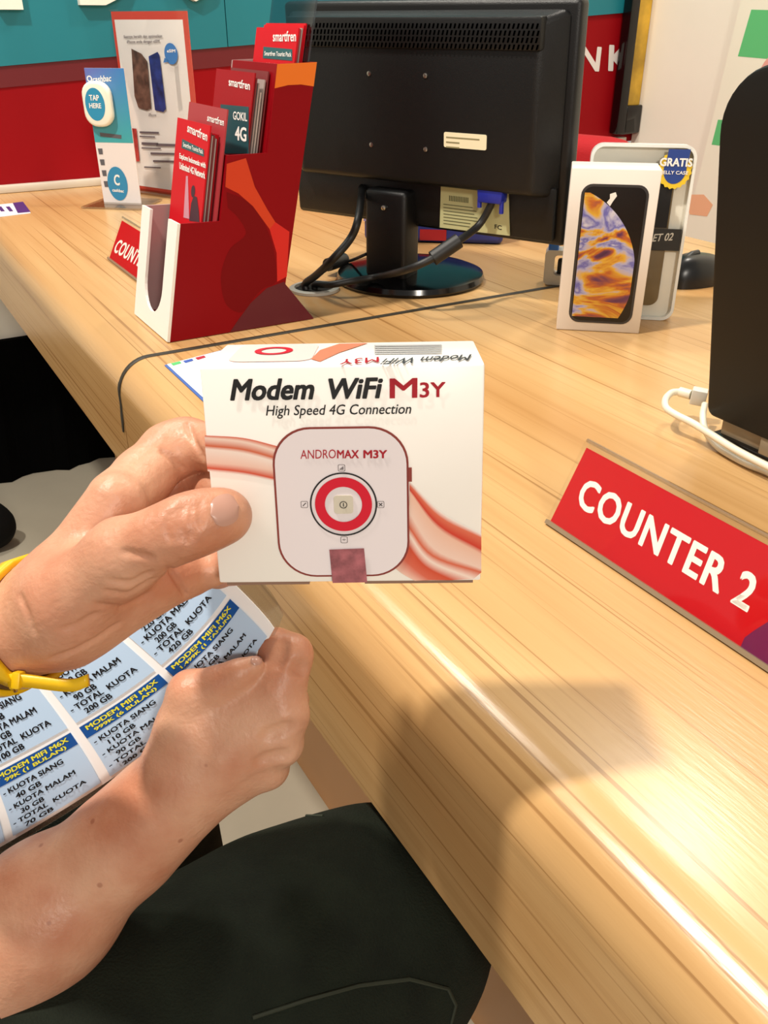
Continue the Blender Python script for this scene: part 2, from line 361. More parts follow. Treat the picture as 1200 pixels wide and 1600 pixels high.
# ================================================================== things on the counter
# ---------------- COUNTER signs
def counter_sign(name, label, s0, t0, L, txt, purple=False):
    up = NV*.027+ZV*.053
    pl = Plane(W(s0, t0, .7515), -DV, up); h = .0595
    r = thing(name, label, 'sign', M=pl.matrix())
    G().box(.002, L-.002, .0015, h-.004, -.0011, -.0004).build('insert', REDP, r, label='red printed insert')
    G().box(0, L, 0, h, -.0002, .0016).build('front_sheet', ACR, r)
    # back leaf and the foot of the folded acrylic, in the sign's own frame
    inv = r.matrix_world.inverted()
    def loc(s, t, z): return tuple(inv @ Vector(W(s, t, z)))
    for nm, a, b in (('back_leaf', (t0+.027, .8043), (t0+.062, .7512)),):
        q = [loc(s0, *a), loc(s0-L, *a), loc(s0-L, *b), loc(s0, *b)]; off = Vector((0, 0, -.0016))
        q2 = [tuple(Vector(p)+off) for p in q]
        mk(nm, q+q2, [(0, 1, 2, 3), (7, 6, 5, 4), (0, 4, 5, 1), (1, 5, 6, 2), (2, 6, 7, 3), (3, 7, 4, 0)], ACR, r)
    G().tube([(0, h+.0004, -.0006), (L, h+.0004, -.0006)], .0014, 8).build('fold', ACRE, r, smooth=True, label='rounded clear fold')
    G().box(0, L, -.0012, .0016, -.0012, .0022).build('foot_edge', mat('acrylic_foot', '8C7A62', .2), r)
    return r, pl
cs2, plc = counter_sign('counter_sign', 'red counter sign reading COUNTER 2 in clear acrylic', .387, .353, .30, 'COUNTER 2')
g = G(); text_px(g, plc, 'COUNTER 2', (898, 789), (1167, 958), (915, 744), z=-.0003, bold=.03, space=1.08); g.build('lettering', WHITE, cs2, label='white COUNTER 2 lettering')
g = G(); poly_px(g, plc, [(1156, 1012), (1163, 996), (1178, 985), (1205, 968), (1240, 960), (1240, 1068), (1170, 1026)], -.0003); g.build('purple_shape', mat('purple_print', '6C1149', .35), cs2)
cs1, plc1 = counter_sign('counter_sign', 'red counter sign half hidden behind the red brochure holder', 1.285, .300, .27, 'COUNTER')
g = G(); text_px(g, plc1, 'COUNTER', (176, 393), (224, 422), (186, 373), z=-.0003, bold=.03, space=1.05); g.build('lettering', WHITE, cs1, label='white COUNTER lettering')

# ---------------- tiered brochure holder
S0, S1 = .882, 1.000
PSd = Plane(W(S0, .256, .7508), NV, ZV)                     # the side that faces the camera
hold = thing('brochure_holder', 'red three tier cardboard brochure holder with white notched front', 'holder', M=PSd.matrix())
prof_px = [(264, 535), (282, 350), (344, 346), (355, 243), (418, 239), (433, 100), (495, 97), (446, 444), (490, 500)]
SP = [PSd.px(*q) for q in prof_px]; SP[0] = (0, 0); SP[-1] = (SP[-1][0], 0.0)
DW = S1-S0
lean = math.atan2(SP[1][0]-SP[0][0], SP[1][1]-SP[0][1]); LD = np.array([math.sin(lean), math.cos(lean)]); LN = np.array([math.cos(lean), -math.sin(lean)])
for z0, z1 in ((-.003, 0), (-DW, -DW+.003)):
    G().prism(SP, z0, z1).build('side_panel', DRED if z1 == 0 else mat('card_inner', 'A88A88', .7), hold)
WCARD = mat('white_card', 'F2EEE6', .5); CARDI = mat('card_inside', 'B79A94', .7)
# white front with a U-shaped notch: built as a strip in (across, height)
hf = math.hypot(*(np.array(SP[1])-np.array(SP[0]))); wn = .030; cxn = DW*.5; nb = hf*.40
out = [(0, 0), (DW, 0), (DW, hf), (cxn+wn, hf)]+[(cxn+wn*math.cos(a), nb+wn*math.sin(a)) for a in [-math.pi*k/14 for k in range(15)]]+[(cxn-wn, hf), (0, hf)]
v = []
for th in (0, -.003):
    for x, y in out: v.append((LD[0]*y+LN[0]*th, LD[1]*y+LN[1]*th, -x))
n = len(out); mk('front_panel', v, [tuple(range(n)), tuple(range(n, 2*n))[::-1]]+[(i, n+i, n+(i+1) % n, (i+1) % n) for i in range(n)], WCARD, hold, label='white front with U shaped notch')
def slab(p, q, name, m):
    a, b = np.array(p), np.array(q); d = np.array([.003, 0]); v = []
    for pt in (a, b, b+d, a+d): v += [(pt[0], pt[1], -.003), (pt[0], pt[1], -DW+.003)]
    mk(name, v, [(0, 1, 3, 2), (2, 3, 5, 4), (4, 5, 7, 6), (6, 7, 1, 0), (0, 2, 4, 6), (1, 7, 5, 3)], m, hold)
floor1 = np.array(SP[2])-LD*.10; floor2 = np.array(SP[4])-LD*.10
slab(np.array(SP[2])-LD*.085, SP[3], 'riser', DRED); slab(np.array(SP[4])-LD*.10, SP[5], 'riser', DRED); slab((SP[7][0]-.004, SP[7][1]), (SP[6][0]-.004, SP[6][1]), 'back_panel', DRED)
G().box(.004, SP[-1][0]-.01, 0, .003, -DW+.003, -.003).build('floor_panel', DRED, hold)
g = G(); poly_px(g, PSd, [(433, 100), (495, 97), (490, 135), (470, 132), (450, 133), (429, 138)]); g.build('orange_band', mat('holder_orange', 'E87410', .4), hold)
g = G(); poly_px(g, PSd, [(352, 292), (354, 256), (384, 247), (398, 292), (418, 328), (430, 347), (421, 358), (395, 322), (372, 302)]); g.build('orange_swirl', mat('holder_red_orange', 'CF3A12', .4), hold)
g = G(); poly_px(g, PSd, [(421, 358), (430, 347), (452, 362), (448, 432), (433, 440), (432, 395)]); g.build('red_swirl', mat('holder_bright_red', 'D21A18', .4), hold)
g = G(); poly_px(g, PSd, [(360, 524), (372, 500), (392, 473), (417, 450), (444, 440), (447, 446), (490, 500)]); g.v = [(x, max(y, .0004), z) for x, y, z in g.v]; g.build('purple_foot', mat('holder_purple', '5A0B22', .4), hold)
g = G(); poly_px(g, PSd, [tuple(q[:2]) for q in spline([(354, 300, 0), (382, 312, 0), (405, 336, 0), (422, 370, 0), (430, 405, 0), (431, 440, 0), (412, 450, 0), (396, 466, 0), (378, 488, 0), (355, 478, 0), (346, 450, 0), (347, 420, 0), (360, 388, 0), (384, 366, 0), (372, 340, 0), (356, 325, 0)], 4)], .0002); g.build('tone_circle', mat('holder_mid_red', '74020B', .5, spec=.15), hold)
# logo and name on the white front
PFr = Plane(W(S1, .256, .7508), -DV, NV*LD[0]+ZV*LD[1])
g = G(); text_px(g, PFr, 'smartfren', (231, 490), (251, 510), (232, 480), .0006, bold=.02)
inv = hold.matrix_world.inverted(); Mx = inv @ PFr.matrix()
o = g.build('lettering', BLACK, hold, label='small black maker name'); o.matrix_local = Mx
g = G(); c0 = PFr.px(231, 481); ringf(g, circ(*c0, .0045), circ(*c0, .0028), .0006); o = g.build('logo_ring', mat('logo_red', 'C8281E', .4), hold); o.matrix_local = Mx

# ---------------- brochures in the holder (each one a thing)
def brochure(i, base, hgt, m, label, group, wid=.098, th=.0014, dl=0, texts=None, cat='brochure', off=.008, tilt=0.0, name='brochure'):
    """stands in the holder: base is its foot in the side plane (x along N, y up), leaning like the holder"""
    o3 = PSd.o+PSd.x*base[0]+PSd.y*base[1]-PSd.n*(DW-off)          # far lower corner
    a = lean+dl
    up = NV*math.sin(a)+ZV*math.cos(a); xx = -DV*math.cos(tilt)+up*math.sin(tilt)
    pl = Plane(o3, xx, up)
    r = thing(name, label, cat, M=pl.matrix(), group=group)
    G().box(0, wid, 0, hgt, -th, 0).build('sheet', m, r)
    if texts: texts(r, pl)
    return r, pl
RB1 = mat('brochure_red', 'C8061A', .45, spec=.2); RB2 = mat('brochure_dark_red', '9C0614', .45, spec=.2); GB = mat('brochure_grey', 'A89A94', .5); MB_ = mat('brochure_maroon', '7A2A2C', .5); PK = mat('brochure_pink_red', 'A8343A', .45); TB = mat('teal_label', '24585C', .4)
def t1(r, pl):
    g = G(); text_px(g, pl, 'smartfren', (293, 206), (324, 221), (294, 192), .0004, bold=.02); text_px(g, pl, 'Explore Indonesia with', (281, 250), (322, 266), (281, 239), .0004, bold=.03); text_px(g, pl, 'Unlimited 4G Network', (281, 264), (321, 280), (281, 253), .0004, bold=.03); text_px(g, pl, 'Smartfren Tourist Pack', (287, 229), (318, 241), (287, 222), .0006, bold=.02)
    g.build('lettering', WHITE, r)
    g = G(); poly_px(g, pl, [(284, 231), (319, 245), (319, 234), (285, 217)], .0003); g.build('title_box', TB, r)
    g = G(); poly_px(g, pl, [(296, 345), (299, 318), (303, 306), (308, 308), (311, 330), (312, 347)], .0003); g.face(circ(*pl.px(302, 299), .006, 12), .0003); g.build('figure_print', mat('figure_dark', '3B1428', .5), r)
    g = G(); poly_px(g, pl, [(287, 340), (291, 275), (294, 275), (296, 342)], .0003); g.build('tower_print', mat('tower_pale', 'C98A9A', .5), r)
b0 = np.array(PSd.px(318, 400))
def topz(u, v, pl=PSd): return PSd.px(u, v)[1]
h1 = .150
grp = 'brochures in the front tier'
base1 = np.array(SP[1])+np.array([.026, 0])-LD*.055
def rise(base, u, v): return float((np.array(PSd.px(u, v))-base)@LD)
H1 = rise(base1, 329, 197)
brochure(0, base1, H1,  RB1, 'front tier red tourist pack brochure with white text, foremost', grp, texts=t1)
def room(base, lo_, hi_):
    # free thickness between the foremost brochure and the card behind it
    return min(float((np.array(q)-base)@LN) for q in (lo_, hi_))
RM1 = room(base1, np.array(SP[2])-LD*.085, SP[3])
ORD = ('second', 'third', 'fourth', 'fifth', 'sixth')
for k, (m, hh, dl, cn) in enumerate(((MB_, -.006, .002, 'maroon'), (GB, -.009, .004, 'grey edged'), (MB_, -.008, .006, 'maroon'), (GB, -.011, .008, 'grey edged'), (RB2, -.007, .010, 'dark red'))):
    brochure(k+1, base1+LN*((RM1-.0040)*(k+1)/6), H1+hh, m, f'{cn} brochure, {ORD[k]} from the white front in the lowest tier', grp, dl=0, wid=.09, off=.013, th=.0014)
def t1b(r, pl):
    g = G(); text_px(g, pl, 'smartfren', (324, 189), (350, 197), (325, 178), .0004, bold=.02); g.build('lettering', WHITE, r)
brochure(9, base1+LN*(RM1-.0030), rise(base1+LN*(RM1-.0030), 360, 172), PK, 'faded red brochure standing taller at the back of the front tier', grp, dl=0, off=.004, wid=.110, th=.0014, texts=t1b)
grp2 = 'brochures in the middle tier'
base2 = np.array(SP[3])+np.array([.024, 0])-LD*.05; H2 = rise(base2, 397, 113); RM2 = room(base2, np.array(SP[4])-LD*.10, SP[5])
def t2(r, pl):
    g = G(); text_px(g, pl, 'smartfren', (358, 134), (391, 141), (358, 121), .0004, bold=.02); g.build('name_lettering', WHITE, r)
    g = G(); text_px(g, pl, 'GOKIL', (365, 187), (387, 190), (365, 174), .0006, bold=.02); text_px(g, pl, '4G', (368, 219), (386, 222), (368, 197), .0006, bold=.03); g.build('lettering', WHITE, r)
    g = G(); poly_px(g, pl, [(345, 222), (345, 163), (389, 167), (389, 240), (345, 240)], .0003); g.build('teal_box', mat('teal_dark', '1E4A50', .45), r)
brochure(0, base2, H2, RB2, 'dark red brochure with a teal box lettered 4G in the middle tier', grp2, wid=.104, off=.004, texts=t2)
for k, (m, hh, dl, cn) in enumerate(((MB_, -.004, .002, 'maroon'), (GB, -.008, .004, 'grey'), (mat('brochure_white', 'C4BBB2', .5), -.016, .006, 'white'), (GB, -.004, .008, 'grey'), (MB_, .004, .010, 'maroon'))):
    brochure(k+1, base2+LN*((RM2-.0030)*(k+1)/5), H2+hh, m, f'{cn} leaflet, {ORD[k]} from the front in the middle tier', grp2, dl=0, th=.0014)
grp3 = 'brochures in the top tier'
base3 = np.array(SP[5])+np.array([.023, 0])-LD*.06; H3 = rise(base3, 467, 42); RM3 = min(room(base3, np.array(SP[6])-np.array([.004, 0]), np.array(SP[6])-np.array([.004, 0])-(np.array(SP[6])-np.array(SP[7]))*.5), .03)
def t3(r, pl):
    g = G(); text_px(g, pl, 'smartfren', (427, 65), (463, 65), (427, 49), .0004, bold=.02); text_px(g, pl, 'Smartfren Tourist Pack', (414, 87), (456, 89), (414, 80), .0006, bold=.02); text_px(g, pl, 'Explore Indonesia', (404, 105), (432, 107), (404, 97), .0004, bold=.02); g.build('lettering', WHITE, r)
    g = G(); poly_px(g, pl, [(411, 91), (457, 95), (457, 77), (412, 73)], .0003); g.build('title_box', TB, r)
brochure(0, base3, H3, RB1, 'red tourist pack brochure in the top tier', grp3, wid=.104, off=.004, texts=t3)
for k, (m, hh, dl, cn) in enumerate(((GB, -.002, .002, 'grey'), (PK, .0, .004, 'faded red'), (GB, .001, .006, 'grey'), (RB1, .004, .008, 'bright red'), (RB1, .006, .010, 'bright red'))):
    brochure(k+1, base3+LN*((RM3-.0055)*(k+1)/5), H3+hh, m, f'{cn} leaflet, {ORD[k]} from the front in the topmost tier', grp3, dl=0, off=.005, th=.0014)
cpn = brochure(0, base3+LN*(RM3-.0032), H3+.032, clear('acrylic_smoke', (.62, .68, .72), .12, .08), 'clear acrylic sheet with rounded corner at the back of the holder', None, wid=.105, th=.002, dl=0, cat='acrylic sheet', name='acrylic_sheet')

# ---------------- narrow payment stand
pa, pb_ = PZ(163, 319), PZ(221, 321)
PK_ = Plane((*pa[:2], .7508), (pb_-pa)*np.array([1, 1, 0]), ZV)
wv = np.linalg.norm((pb_-pa)[:2]); hv = PK_.px(123, 106)[1]
pay = thing('payment_stand', 'narrow blue and white acrylic payment stand with round tap device', 'stand', M=PK_.matrix())
G().box(0, wv, 0, hv, -.002, 0).build('card', mat('stand_white', 'E6DEDC', .4), pay)
G().box(-.02, wv+.02, .0002, .003, -.05, .05).build('foot', ACRE, pay, label='clear acrylic foot')
# blue-to-teal printed head
x0, y0 = 0, hv*.47; g = G(); n = 12; ink = []
for j in range(n+1):
    for i in range(n+1): g.v.append((wv*i/n, y0+(hv-y0)*j/n, .0003))
g.f = [(j*(n+1)+i, j*(n+1)+i+1, (j+1)*(n+1)+i+1, (j+1)*(n+1)+i) for j in range(n) for i in range(n)]
def inkcol(o, fn):
    a = o.data.color_attributes.new('ink', 'FLOAT_COLOR', 'POINT')
    for k, vtx in enumerate(o.data.vertices): a.data[k].color = (*fn(*vtx.co), 1)
    return o
A_, B_, C_ = (np.array(lin(c)) for c in ('6A6FB8', '3D82C4', '3FA3A8'))
inkcol(g.build('blue_header', vcol('ink'), pay), lambda x, y, z: tuple((A_*(1-x/wv)+B_*(x/wv))*((y-y0)/(hv-y0))+C_*(1-(y-y0)/(hv-y0))))
dc = PK_.px(157, 162)
dv = G().prism(rrect(dc[0]-.026, dc[0]+.026, dc[1]-.036, dc[1]+.036, .022), .0005, .016).build('tap_device', mat('device_white', 'F1EEDD', .35), pay, bevel=.005, seg=3, label='white rounded tap device')
G().face(circ(dc[0]-.002, dc[1], .018, 32, .026), .0163).build('disc', mat('device_blue', '2F8FB8', .35), dv)
g = G(); text_quad(g, 'TAP', (dc[0]-.011, dc[1]+.006), (dc[0]+.007, dc[1]+.006), (dc[0]-.011, dc[1]+.015), .0166, bold=.03); text_quad(g, 'HERE', (dc[0]-.013, dc[1]-.006), (dc[0]+.009, dc[1]-.006), (dc[0]-.013, dc[1]+.002), .0166, bold=.03); g.build('lettering', WHITE, dv)
g = G(); text_px(g, PK_, 'cashbac', (145, 129), (174, 127), (145, 119), .0006, bold=.02); g.build('lettering', WHITE, pay)
g = G(); c0 = PK_.px(140, 123); ringf(g, circ(*c0, .005, 16), circ(*c0, .003, 16), .0006); g.build('logo_ring', WHITE, pay)
g = G(); poly_px(g, PK_, [(156, 207), (190, 211), (190, 217), (157, 213)], .0006)
for k in range(4):
    y = 232+k*17; poly_px(g, PK_, [(153+k*3, y), (160+k*3, y), (161+k*3, y+9), (155+k*3, y+9)], .0006)
g.build('small_marks', mat('mark_grey', '5C5A60', .5), pay)
g = G(); c0 = PK_.px(184, 287); g.face(circ(*c0, .019, 32, .029), .0008); g.build('round_badge', mat('badge_blue', '3088B4', .4), pay)
g = G(); text_px(g, PK_, 'C', (179, 289), (188, 290), (178, 272), .0012, bold=.03); text_px(g, PK_, 'cashbac', (176, 299), (194, 301), (176, 294), .0012, bold=.03); g.build('badge_lettering', WHITE, pay)

# ---------------- phone poster in an acrylic stand
qa, qb = PZ(209, 296), PZ(319, 312)
PP = Plane((*qa[:2], .7508), (qb-qa)*np.array([1, 1, 0]), ZV); wp = np.linalg.norm((qb-qa)[:2]); hp = PP.px(165, 18)[1]
pos = thing('poster_stand', 'white phone poster with thin red border in a clear stand', 'poster stand', M=PP.matrix())
G().box(0, wp, 0, hp, -.003, -.0012).build('backing', mat('poster_red', 'C8402E', .4), pos, label='red border card')
G().box(-.002, wp+.002, 0, hp+.003, -.001, .001).build('front_sheet', ACR, pos)
G().box(-.005, wp+.005, .0002, .003, -.04, .03).build('foot', ACRE, pos)
G().box(.007, wp-.012, .008, hp-.013, -.0011, -.001).build('sheet', mat('poster_white', 'EFE9E6', .45), pos)
for nm, pts, col in (('phone_print', [(206, 76), (222, 84), (231, 96), (237, 169), (230, 172), (217, 168), (211, 150)], '5A4136'), ('phone_print', [(233, 88), (247, 81), (250, 86), (260, 170), (256, 175), (243, 172)], '1C2B66')):
    g = G(); poly_px(g, PP, pts, .0013); g.build(nm, mat('poster_'+col, col, .4, noise=.6, nscale=60), pos)
g = G(); c0 = PP.px(268, 84); g.face(circ(*c0, .017, 24), .0013); poly_px(g, PP, [(258, 90), (266, 96), (256, 98)], .0013); g.build('speech_bubble', mat('bubble_blue', '3C74B4', .4), pos)
g = G(); text_px(g, PP, 'Saatnya beralih dan optimalkan', (194, 61), (254, 60), (194, 55), .0013, bold=.02); text_px(g, PP, 'iPhone anda dengan eSIM', (199, 69), (250, 68), (199, 63), .0013, bold=.02); text_px(g, PP, 'iPhone', (233, 182), (245, 182), (233, 177), .0013)
for (a, b, c, w) in ((219, 205, 30, 3), (219, 212, 24, 2), (222, 222, 26, 4), (222, 230, 30, 2), (245, 224, 32, 4), (236, 238, 40, 3), (240, 250, 36, 3), (226, 260, 26, 2)): poly_px(g, PP, [(a, b), (a+c, b+1), (a+c, b+1+w), (a, b+w)], .0013)
g.build('small_print', mat('small_print', '5B5258', .5), pos)['kind'] = 'stuff'
g = G(); text_px(g, PP, 'eSIM', (262, 82), (275, 82), (262, 77), .0017, bold=.02); g.build('bubble_lettering', WHITE, pos)
g = G(); poly_px(g, PP, [(203, 200), (214, 201), (219, 252), (210, 252)], .0013); g.build('red_card_print', mat('red_card_print', 'A83A34', .4, noise=.4, nscale=60), pos)

# ---------------- flat flyers lying on the wood
def flyer(name, label, corners, m, z=.7505):
    o = thing(name, label, 'flyer', (0, 0, 0)); g = G(); P = [PZ(u, v, .7505)[:2] for u, v in corners]
    g.prism([tuple(p) for p in P], .7503, .7509).build('sheet', m, o); return o
fl = flyer('flyer', 'purple and white flyer lying by the red wall', ((-60, 326), (36, 316), (48, 333), (-50, 345)), mat('flyer_white', 'EDE6E8', .5))
g = G(); g.face([tuple(PZ(*q)[:2]) for q in ((20, 318), (36, 316), (48, 332), (28, 334))], .7512)
for k in range(4): g.face([tuple(PZ(*q)[:2]) for q in ((-30+k*13, 324), (-24+k*13, 323.5), (-18+k*13, 331), (-24+k*13, 331.5))], .7512)
g.build('purple_print', mat('flyer_purple', '45246E', .5), fl)
fl2 = flyer('flyer', 'small white flyer with blue edge lying behind the modem box', ((257, 571), (352, 546), (430, 600), (322, 632)), mat('flyer_blue_edge', '3A5FA8', .5))
g = G(); g.face([tuple(PZ(*q)[:2]) for q in ((261, 571), (351, 548), (426, 600), (323, 628))], .7512); g.build('white_field', mat('flyer_white2', 'F0EEEA', .5), fl2)
for (a, b), c in (((267, 570), '4FB56A'), ((286, 566), '3558A8'), ((305, 561), 'A8283A')):
    g = G(); g.face([tuple(PZ(*q)[:2]) for q in ((a, b), (a+14, b-3.5), (a+17, b-.5), (a+4, b+3.5))], .7515); g.build('icon', mat('icon_'+c, c, .5), fl2)

# ---------------- monitor seen from behind
yaw, tilt = .602, -.05
mx = np.array([math.cos(yaw), -math.sin(yaw), 0]); mz0 = np.array([-math.sin(yaw), -math.cos(yaw), 0]); my = ZV*math.cos(tilt)-mz0*math.sin(tilt)
PM = Plane((.015, 1.088, .955), mx, my)
bc = PZ(641, 436); base_loc = (bc[0], bc[1], .7503)
mon = thing('computer_monitor', 'black computer monitor seen from behind on a round base', 'monitor', base_loc, 0)
Mm = mon.matrix_world.inverted() if False else Matrix.Translation(Vector(base_loc)).inverted() @ PM.matrix()
def mpart(g, name, m, **k): o = g.build(name, m, mon, **k); o.matrix_local = Mm; return o
XL, XR, YB, YT = -.182, .200, -.134, .108
mpart(G().box(XL, XR, YB, YT, -.052, -.030), 'bezel', BLKPL, bevel=.006, seg=3)
mpart(G().box(XL+.012, XR-.012, YB+.012, YT-.012, -.0525, -.0515), 'screen', GLOSSBLK)
g = G()   # bulged rear shell: frustum
o_ = [(XL+.008, -.083), (XR-.008, -.083), (XR-.008, YT-.008), (XL+.008, YT-.008)]; i_ = [(XL+.035, -.076), (XR-.03, -.076), (XR-.03, YT-.018), (XL+.035, YT-.018)]
g.add([(x, y, -.031) for x, y in o_]+[(x, y, -.0005) for x, y in i_], [(0, 1, 5, 4), (1, 2, 6, 5), (2, 3, 7, 6), (3, 0, 4, 7), (4, 5, 6, 7), (3, 2, 1, 0)])
mpart(g, 'rear_shell', BLKPL, bevel=.006, seg=3)
mpart(G().box(XL+.010, XR-.010, YB+.006, -.070, -.0305, -.0205), 'port_recess', BLKPL, bevel=.003, seg=2)
mpart(G().box(XL+.030, XR-.026, .063, .094, -.012, .0035), 'vent_ridge', BLKPL, bevel=.003, seg=2)
g = G()
for r_ in range(4):
    for k in range(62):
        x = XL+.034+k*.0052+(r_ % 2)*.0012; y = .0875-r_*.0062
        g.face([(x, y), (x+.0021, y), (x+.0008, y-.0046), (x-.0013, y-.0046)], .0038)
sl = mpart(g, 'vent_slots', mat('slot_black', '000000', .9, spec=0)); sl['kind'] = 'stuff'
for x in (-.0375, .0375):
    for y in (.0375, -.0375):
        mpart(G().lathe([(.0026, -.0002), (.0026, .0006), (.001, .001)], 12, (x, y, 0)), 'screw', mat('screw_steel', 'B9B7AE', .3, 1))
lb = PM.px(694, 206), PM.px(760, 235)
mpart(G().prism(rrect(lb[0][0], lb[1][0], lb[1][1], lb[0][1], .002), -.0002, .0006), 'label_sticker', mat('sticker_cream', 'EFE6C4', .5), label='small cream sticker')
g = G(); x0, y1 = lb[0]; w_ = lb[1][0]-x0
for k in range(3): g.box(x0+.003, x0+(.045 if k == 0 else .02)*1, y1-.006-.005*k, y1-.0045-.005*k, .0006, .0008)
mpart(g, 'sticker_print', mat('sticker_ink', '8A835F', .6))
# lower recess with rating plate and plug
PMl = Plane(PM.o-PM.n*.0195, PM.x, PM.y)
q0, q1 = PMl.px(690, 288), PMl.px(797, 372); zl = -.0195
lp = mpart(G().add([(*PMl.px(690, 286), zl), (*PMl.px(795, 300), zl), (*PMl.px(797, 368), zl), (*PMl.px(688, 355), zl)]+[(*PMl.px(690, 286), zl+.0015), (*PMl.px(795, 300), zl+.0015), (*PMl.px(797, 368), zl+.0015), (*PMl.px(688, 355), zl+.0015)], [(3, 2, 1, 0), (4, 5, 6, 7), (0, 1, 5, 4), (1, 2, 6, 5), (2, 3, 7, 6), (3, 0, 4, 7)]), 'rating_plate', mat('plate_green', 'B9B98A', .5), label='pale green rating plate')
g = G(); random.seed(3); zt = zl+.0017
for k in range(12):
    a = PMl.px(703+k*2.6, 305+k*.3); g.box(a[0], a[0]+.0012, a[1]-.006, a[1], zt, zt+.0001)
for k in range(7):
    a = PMl.px(694, 318+k*5); b = PMl.px(735+random.random()*20, 318+k*5); g.box(a[0], b[0], a[1]-.0008, a[1], zt, zt+.0001)
mpart(g, 'plate_print', mat('plate_ink', '55583C', .6))
g = G(); text_px(g, PMl, 'FC', (774, 357), (785, 359), (774, 350), .0, bold=.02); g.v = [(x, y, zt+l) for x, y, l in g.v]; mpart(g, 'plate_lettering', BLACK)
# plug, cable, stand
BLUE = mat('plug_blue', '1C2A9A', .4)
p0, p1 = PM.px(741, 288), PM.px(781, 322)
G_ = G().prism([(p0[0], p0[1]), (p0[0]+.034, p0[1]-.001), (p0[0]+.032, p1[1]), (p0[0]+.002, p1[1])], -.0195, -.004)
mpart(G_, 'video_plug', BLUE, bevel=.0025, label='blue video plug')
for xx, yy in ((.003, .006), (.031, .010)): mpart(G().tube([(p0[0]+xx, p1[1]+.004, -.008), (p0[0]+xx, p1[1]-yy, -.008)], .0026, 8), 'plug_screw', BLUE)
g = G().lathe([(.094, 0), (.096, .004), (.094, .010), (.083, .014), (.05, .018), (.02, .020)], 64); g.build('base', GLOSSBLK, mon, smooth=True, label='glossy round base')
nk = G().prism([(-.030, 0), (.030, 0), (.030, .155), (-.030, .155)], -.022, .012, 'y')
nk = G().box(-.030, .030, -.060, -.026, .010, .118).build('neck', BLKPL, mon, bevel=.006, seg=3); nk.rotation_euler = (0, 0, -yaw)
G().lathe([(.003, 0), (.003, .002), (.001, .003)], 10).build('neck_screw', MATS['screw_steel'], nk).matrix_local = Matrix.Translation((.0, -.0602, .098)) @ Matrix.Rotation(math.pi/2, 4, 'X')
# cables belonging to the monitor
def world_tube(name, m, pts, r, parent, n=10, sm=8, label=None):
    inv = parent.matrix_world.inverted() if parent else Matrix.Identity(4)
    P = spline(pts, sm); g = G().tube(P, r, n); g.v = [tuple(inv @ Vector(q)) for q in g.v]; return g.build(name, m, parent, smooth=True, label=label)
bpy.context.view_layer.update()
RUB = mat('cable_black', '101010', .5)
def mw(x, y, z): return PM.o+PM.x*x+PM.y*y+PM.n*z
hole = W(.992, .479, .752)
pe = mw(p0[0]+.017, p1[1], -.011)
c1 = [pe+ZV*.01, pe, PY(748, 352, 1.035), PY(716, 377, 1.01), PY(690, 396, 1.0), PY(640, 420, 1.0), PZ(592, 432, .772), PZ(545, 440, .768), PZ(515, 445, .764), hole+DV*-.004+ZV*.006, hole-ZV*.0005]
world_tube('video_cable', RUB, c1, .0042, mon)
f1, f2 = PY(717, 376, 1.008), PY(676, 404, 1.0)
world_tube('ferrite', RUB, [f1, (f1+f2)/2, f2], .0085, mon, 14, 4, label='thick cable ferrite')
c2 = [mw(-.068, -.092, -.02), PY(560, 340, 1.06), PY(548, 372, 1.05), PY(520, 405, 1.04), PZ(494, 430, .775), hole+NV*-.012+ZV*.008, hole+NV*-.012]
world_tube('power_cable', RUB, c2, .0046, mon)
c3 = [PY(600, 384, 1.2), PY(570, 398, 1.12), PZ(545, 408, .765), PZ(525, 410, .768), PZ(505, 425, .768), hole+NV*-.004+DV*.012+ZV*.008, hole+NV*-.004+DV*.012]
world_tube('thin_cable', RUB, c3, .002, mon)
w0, w1 = PZ(538, 405, .766), PZ(512, 414, .766)
world_tube('inline_connector', RUB, [w0, (w0+w1)/2, w1], .0085, mon, 12, 3)

# ---------------- blue pack behind the monitor base
bq = PZ(662, 396, .75); bp_ = thing('product_pack', 'blue and purple product pack behind the monitor base', 'box', (bq[0]+.02, bq[1]+.095, .7505), -.12)
G().box(-.105, .105, -.03, .03, 0, .062).build('carton', mat('pack_blue', '20307E', .4, noise=.25, nscale=14), bp_, bevel=.008, seg=3)
G().box(-.1055, -.065, -.0305, .02, .03, .0625).build('label_patch', mat('pack_lilac', '8880B4', .4), bp_)
G().box(-.02, .02, -.0306, -.02, .004, .02).build('red_patch', mat('pack_red', 'A8202A', .4), bp_)

# ---------------- phone carton
ba, bb = PZ(869, 515), PZ(998, 522)
PX = Plane((*ba[:2], .7503), (bb-ba)*np.array([1, 1, 0]), ZV); wx = np.linalg.norm((bb-ba)[:2]); hx = .166
pho = thing('phone_carton', 'white phone carton with a marbled phone picture, standing upright', 'box', M=PX.matrix())
G().box(0, wx, 0, hx, -.048, 0).build('carton', mat('carton_white', 'EFE7DD', .45), pho, bevel=.0012, seg=2)
sc = [PX.px(908, 290), PX.px(1008, 290), PX.px(984, 505), PX.px(886, 500)]
x0 = PX.px(898, 400)[0]; x1 = PX.px(1001, 400)[0]; y0 = PX.px(940, 505)[1]; y1 = PX.px(960, 288)[1]
G().face(rrect(x0, x1, y0, y1, .011), .0003).build('phone_outline', mat('phone_edge', '3A3838', .3), pho)
xa, xb, ya, yb = x0+.0025, x1-.0025, y0+.0025, y1-.0025
G().face(rrect(xa, xb, ya, yb, .009), .0005).build('phone_screen', mat('phone_screen', '17120F', .25), pho)
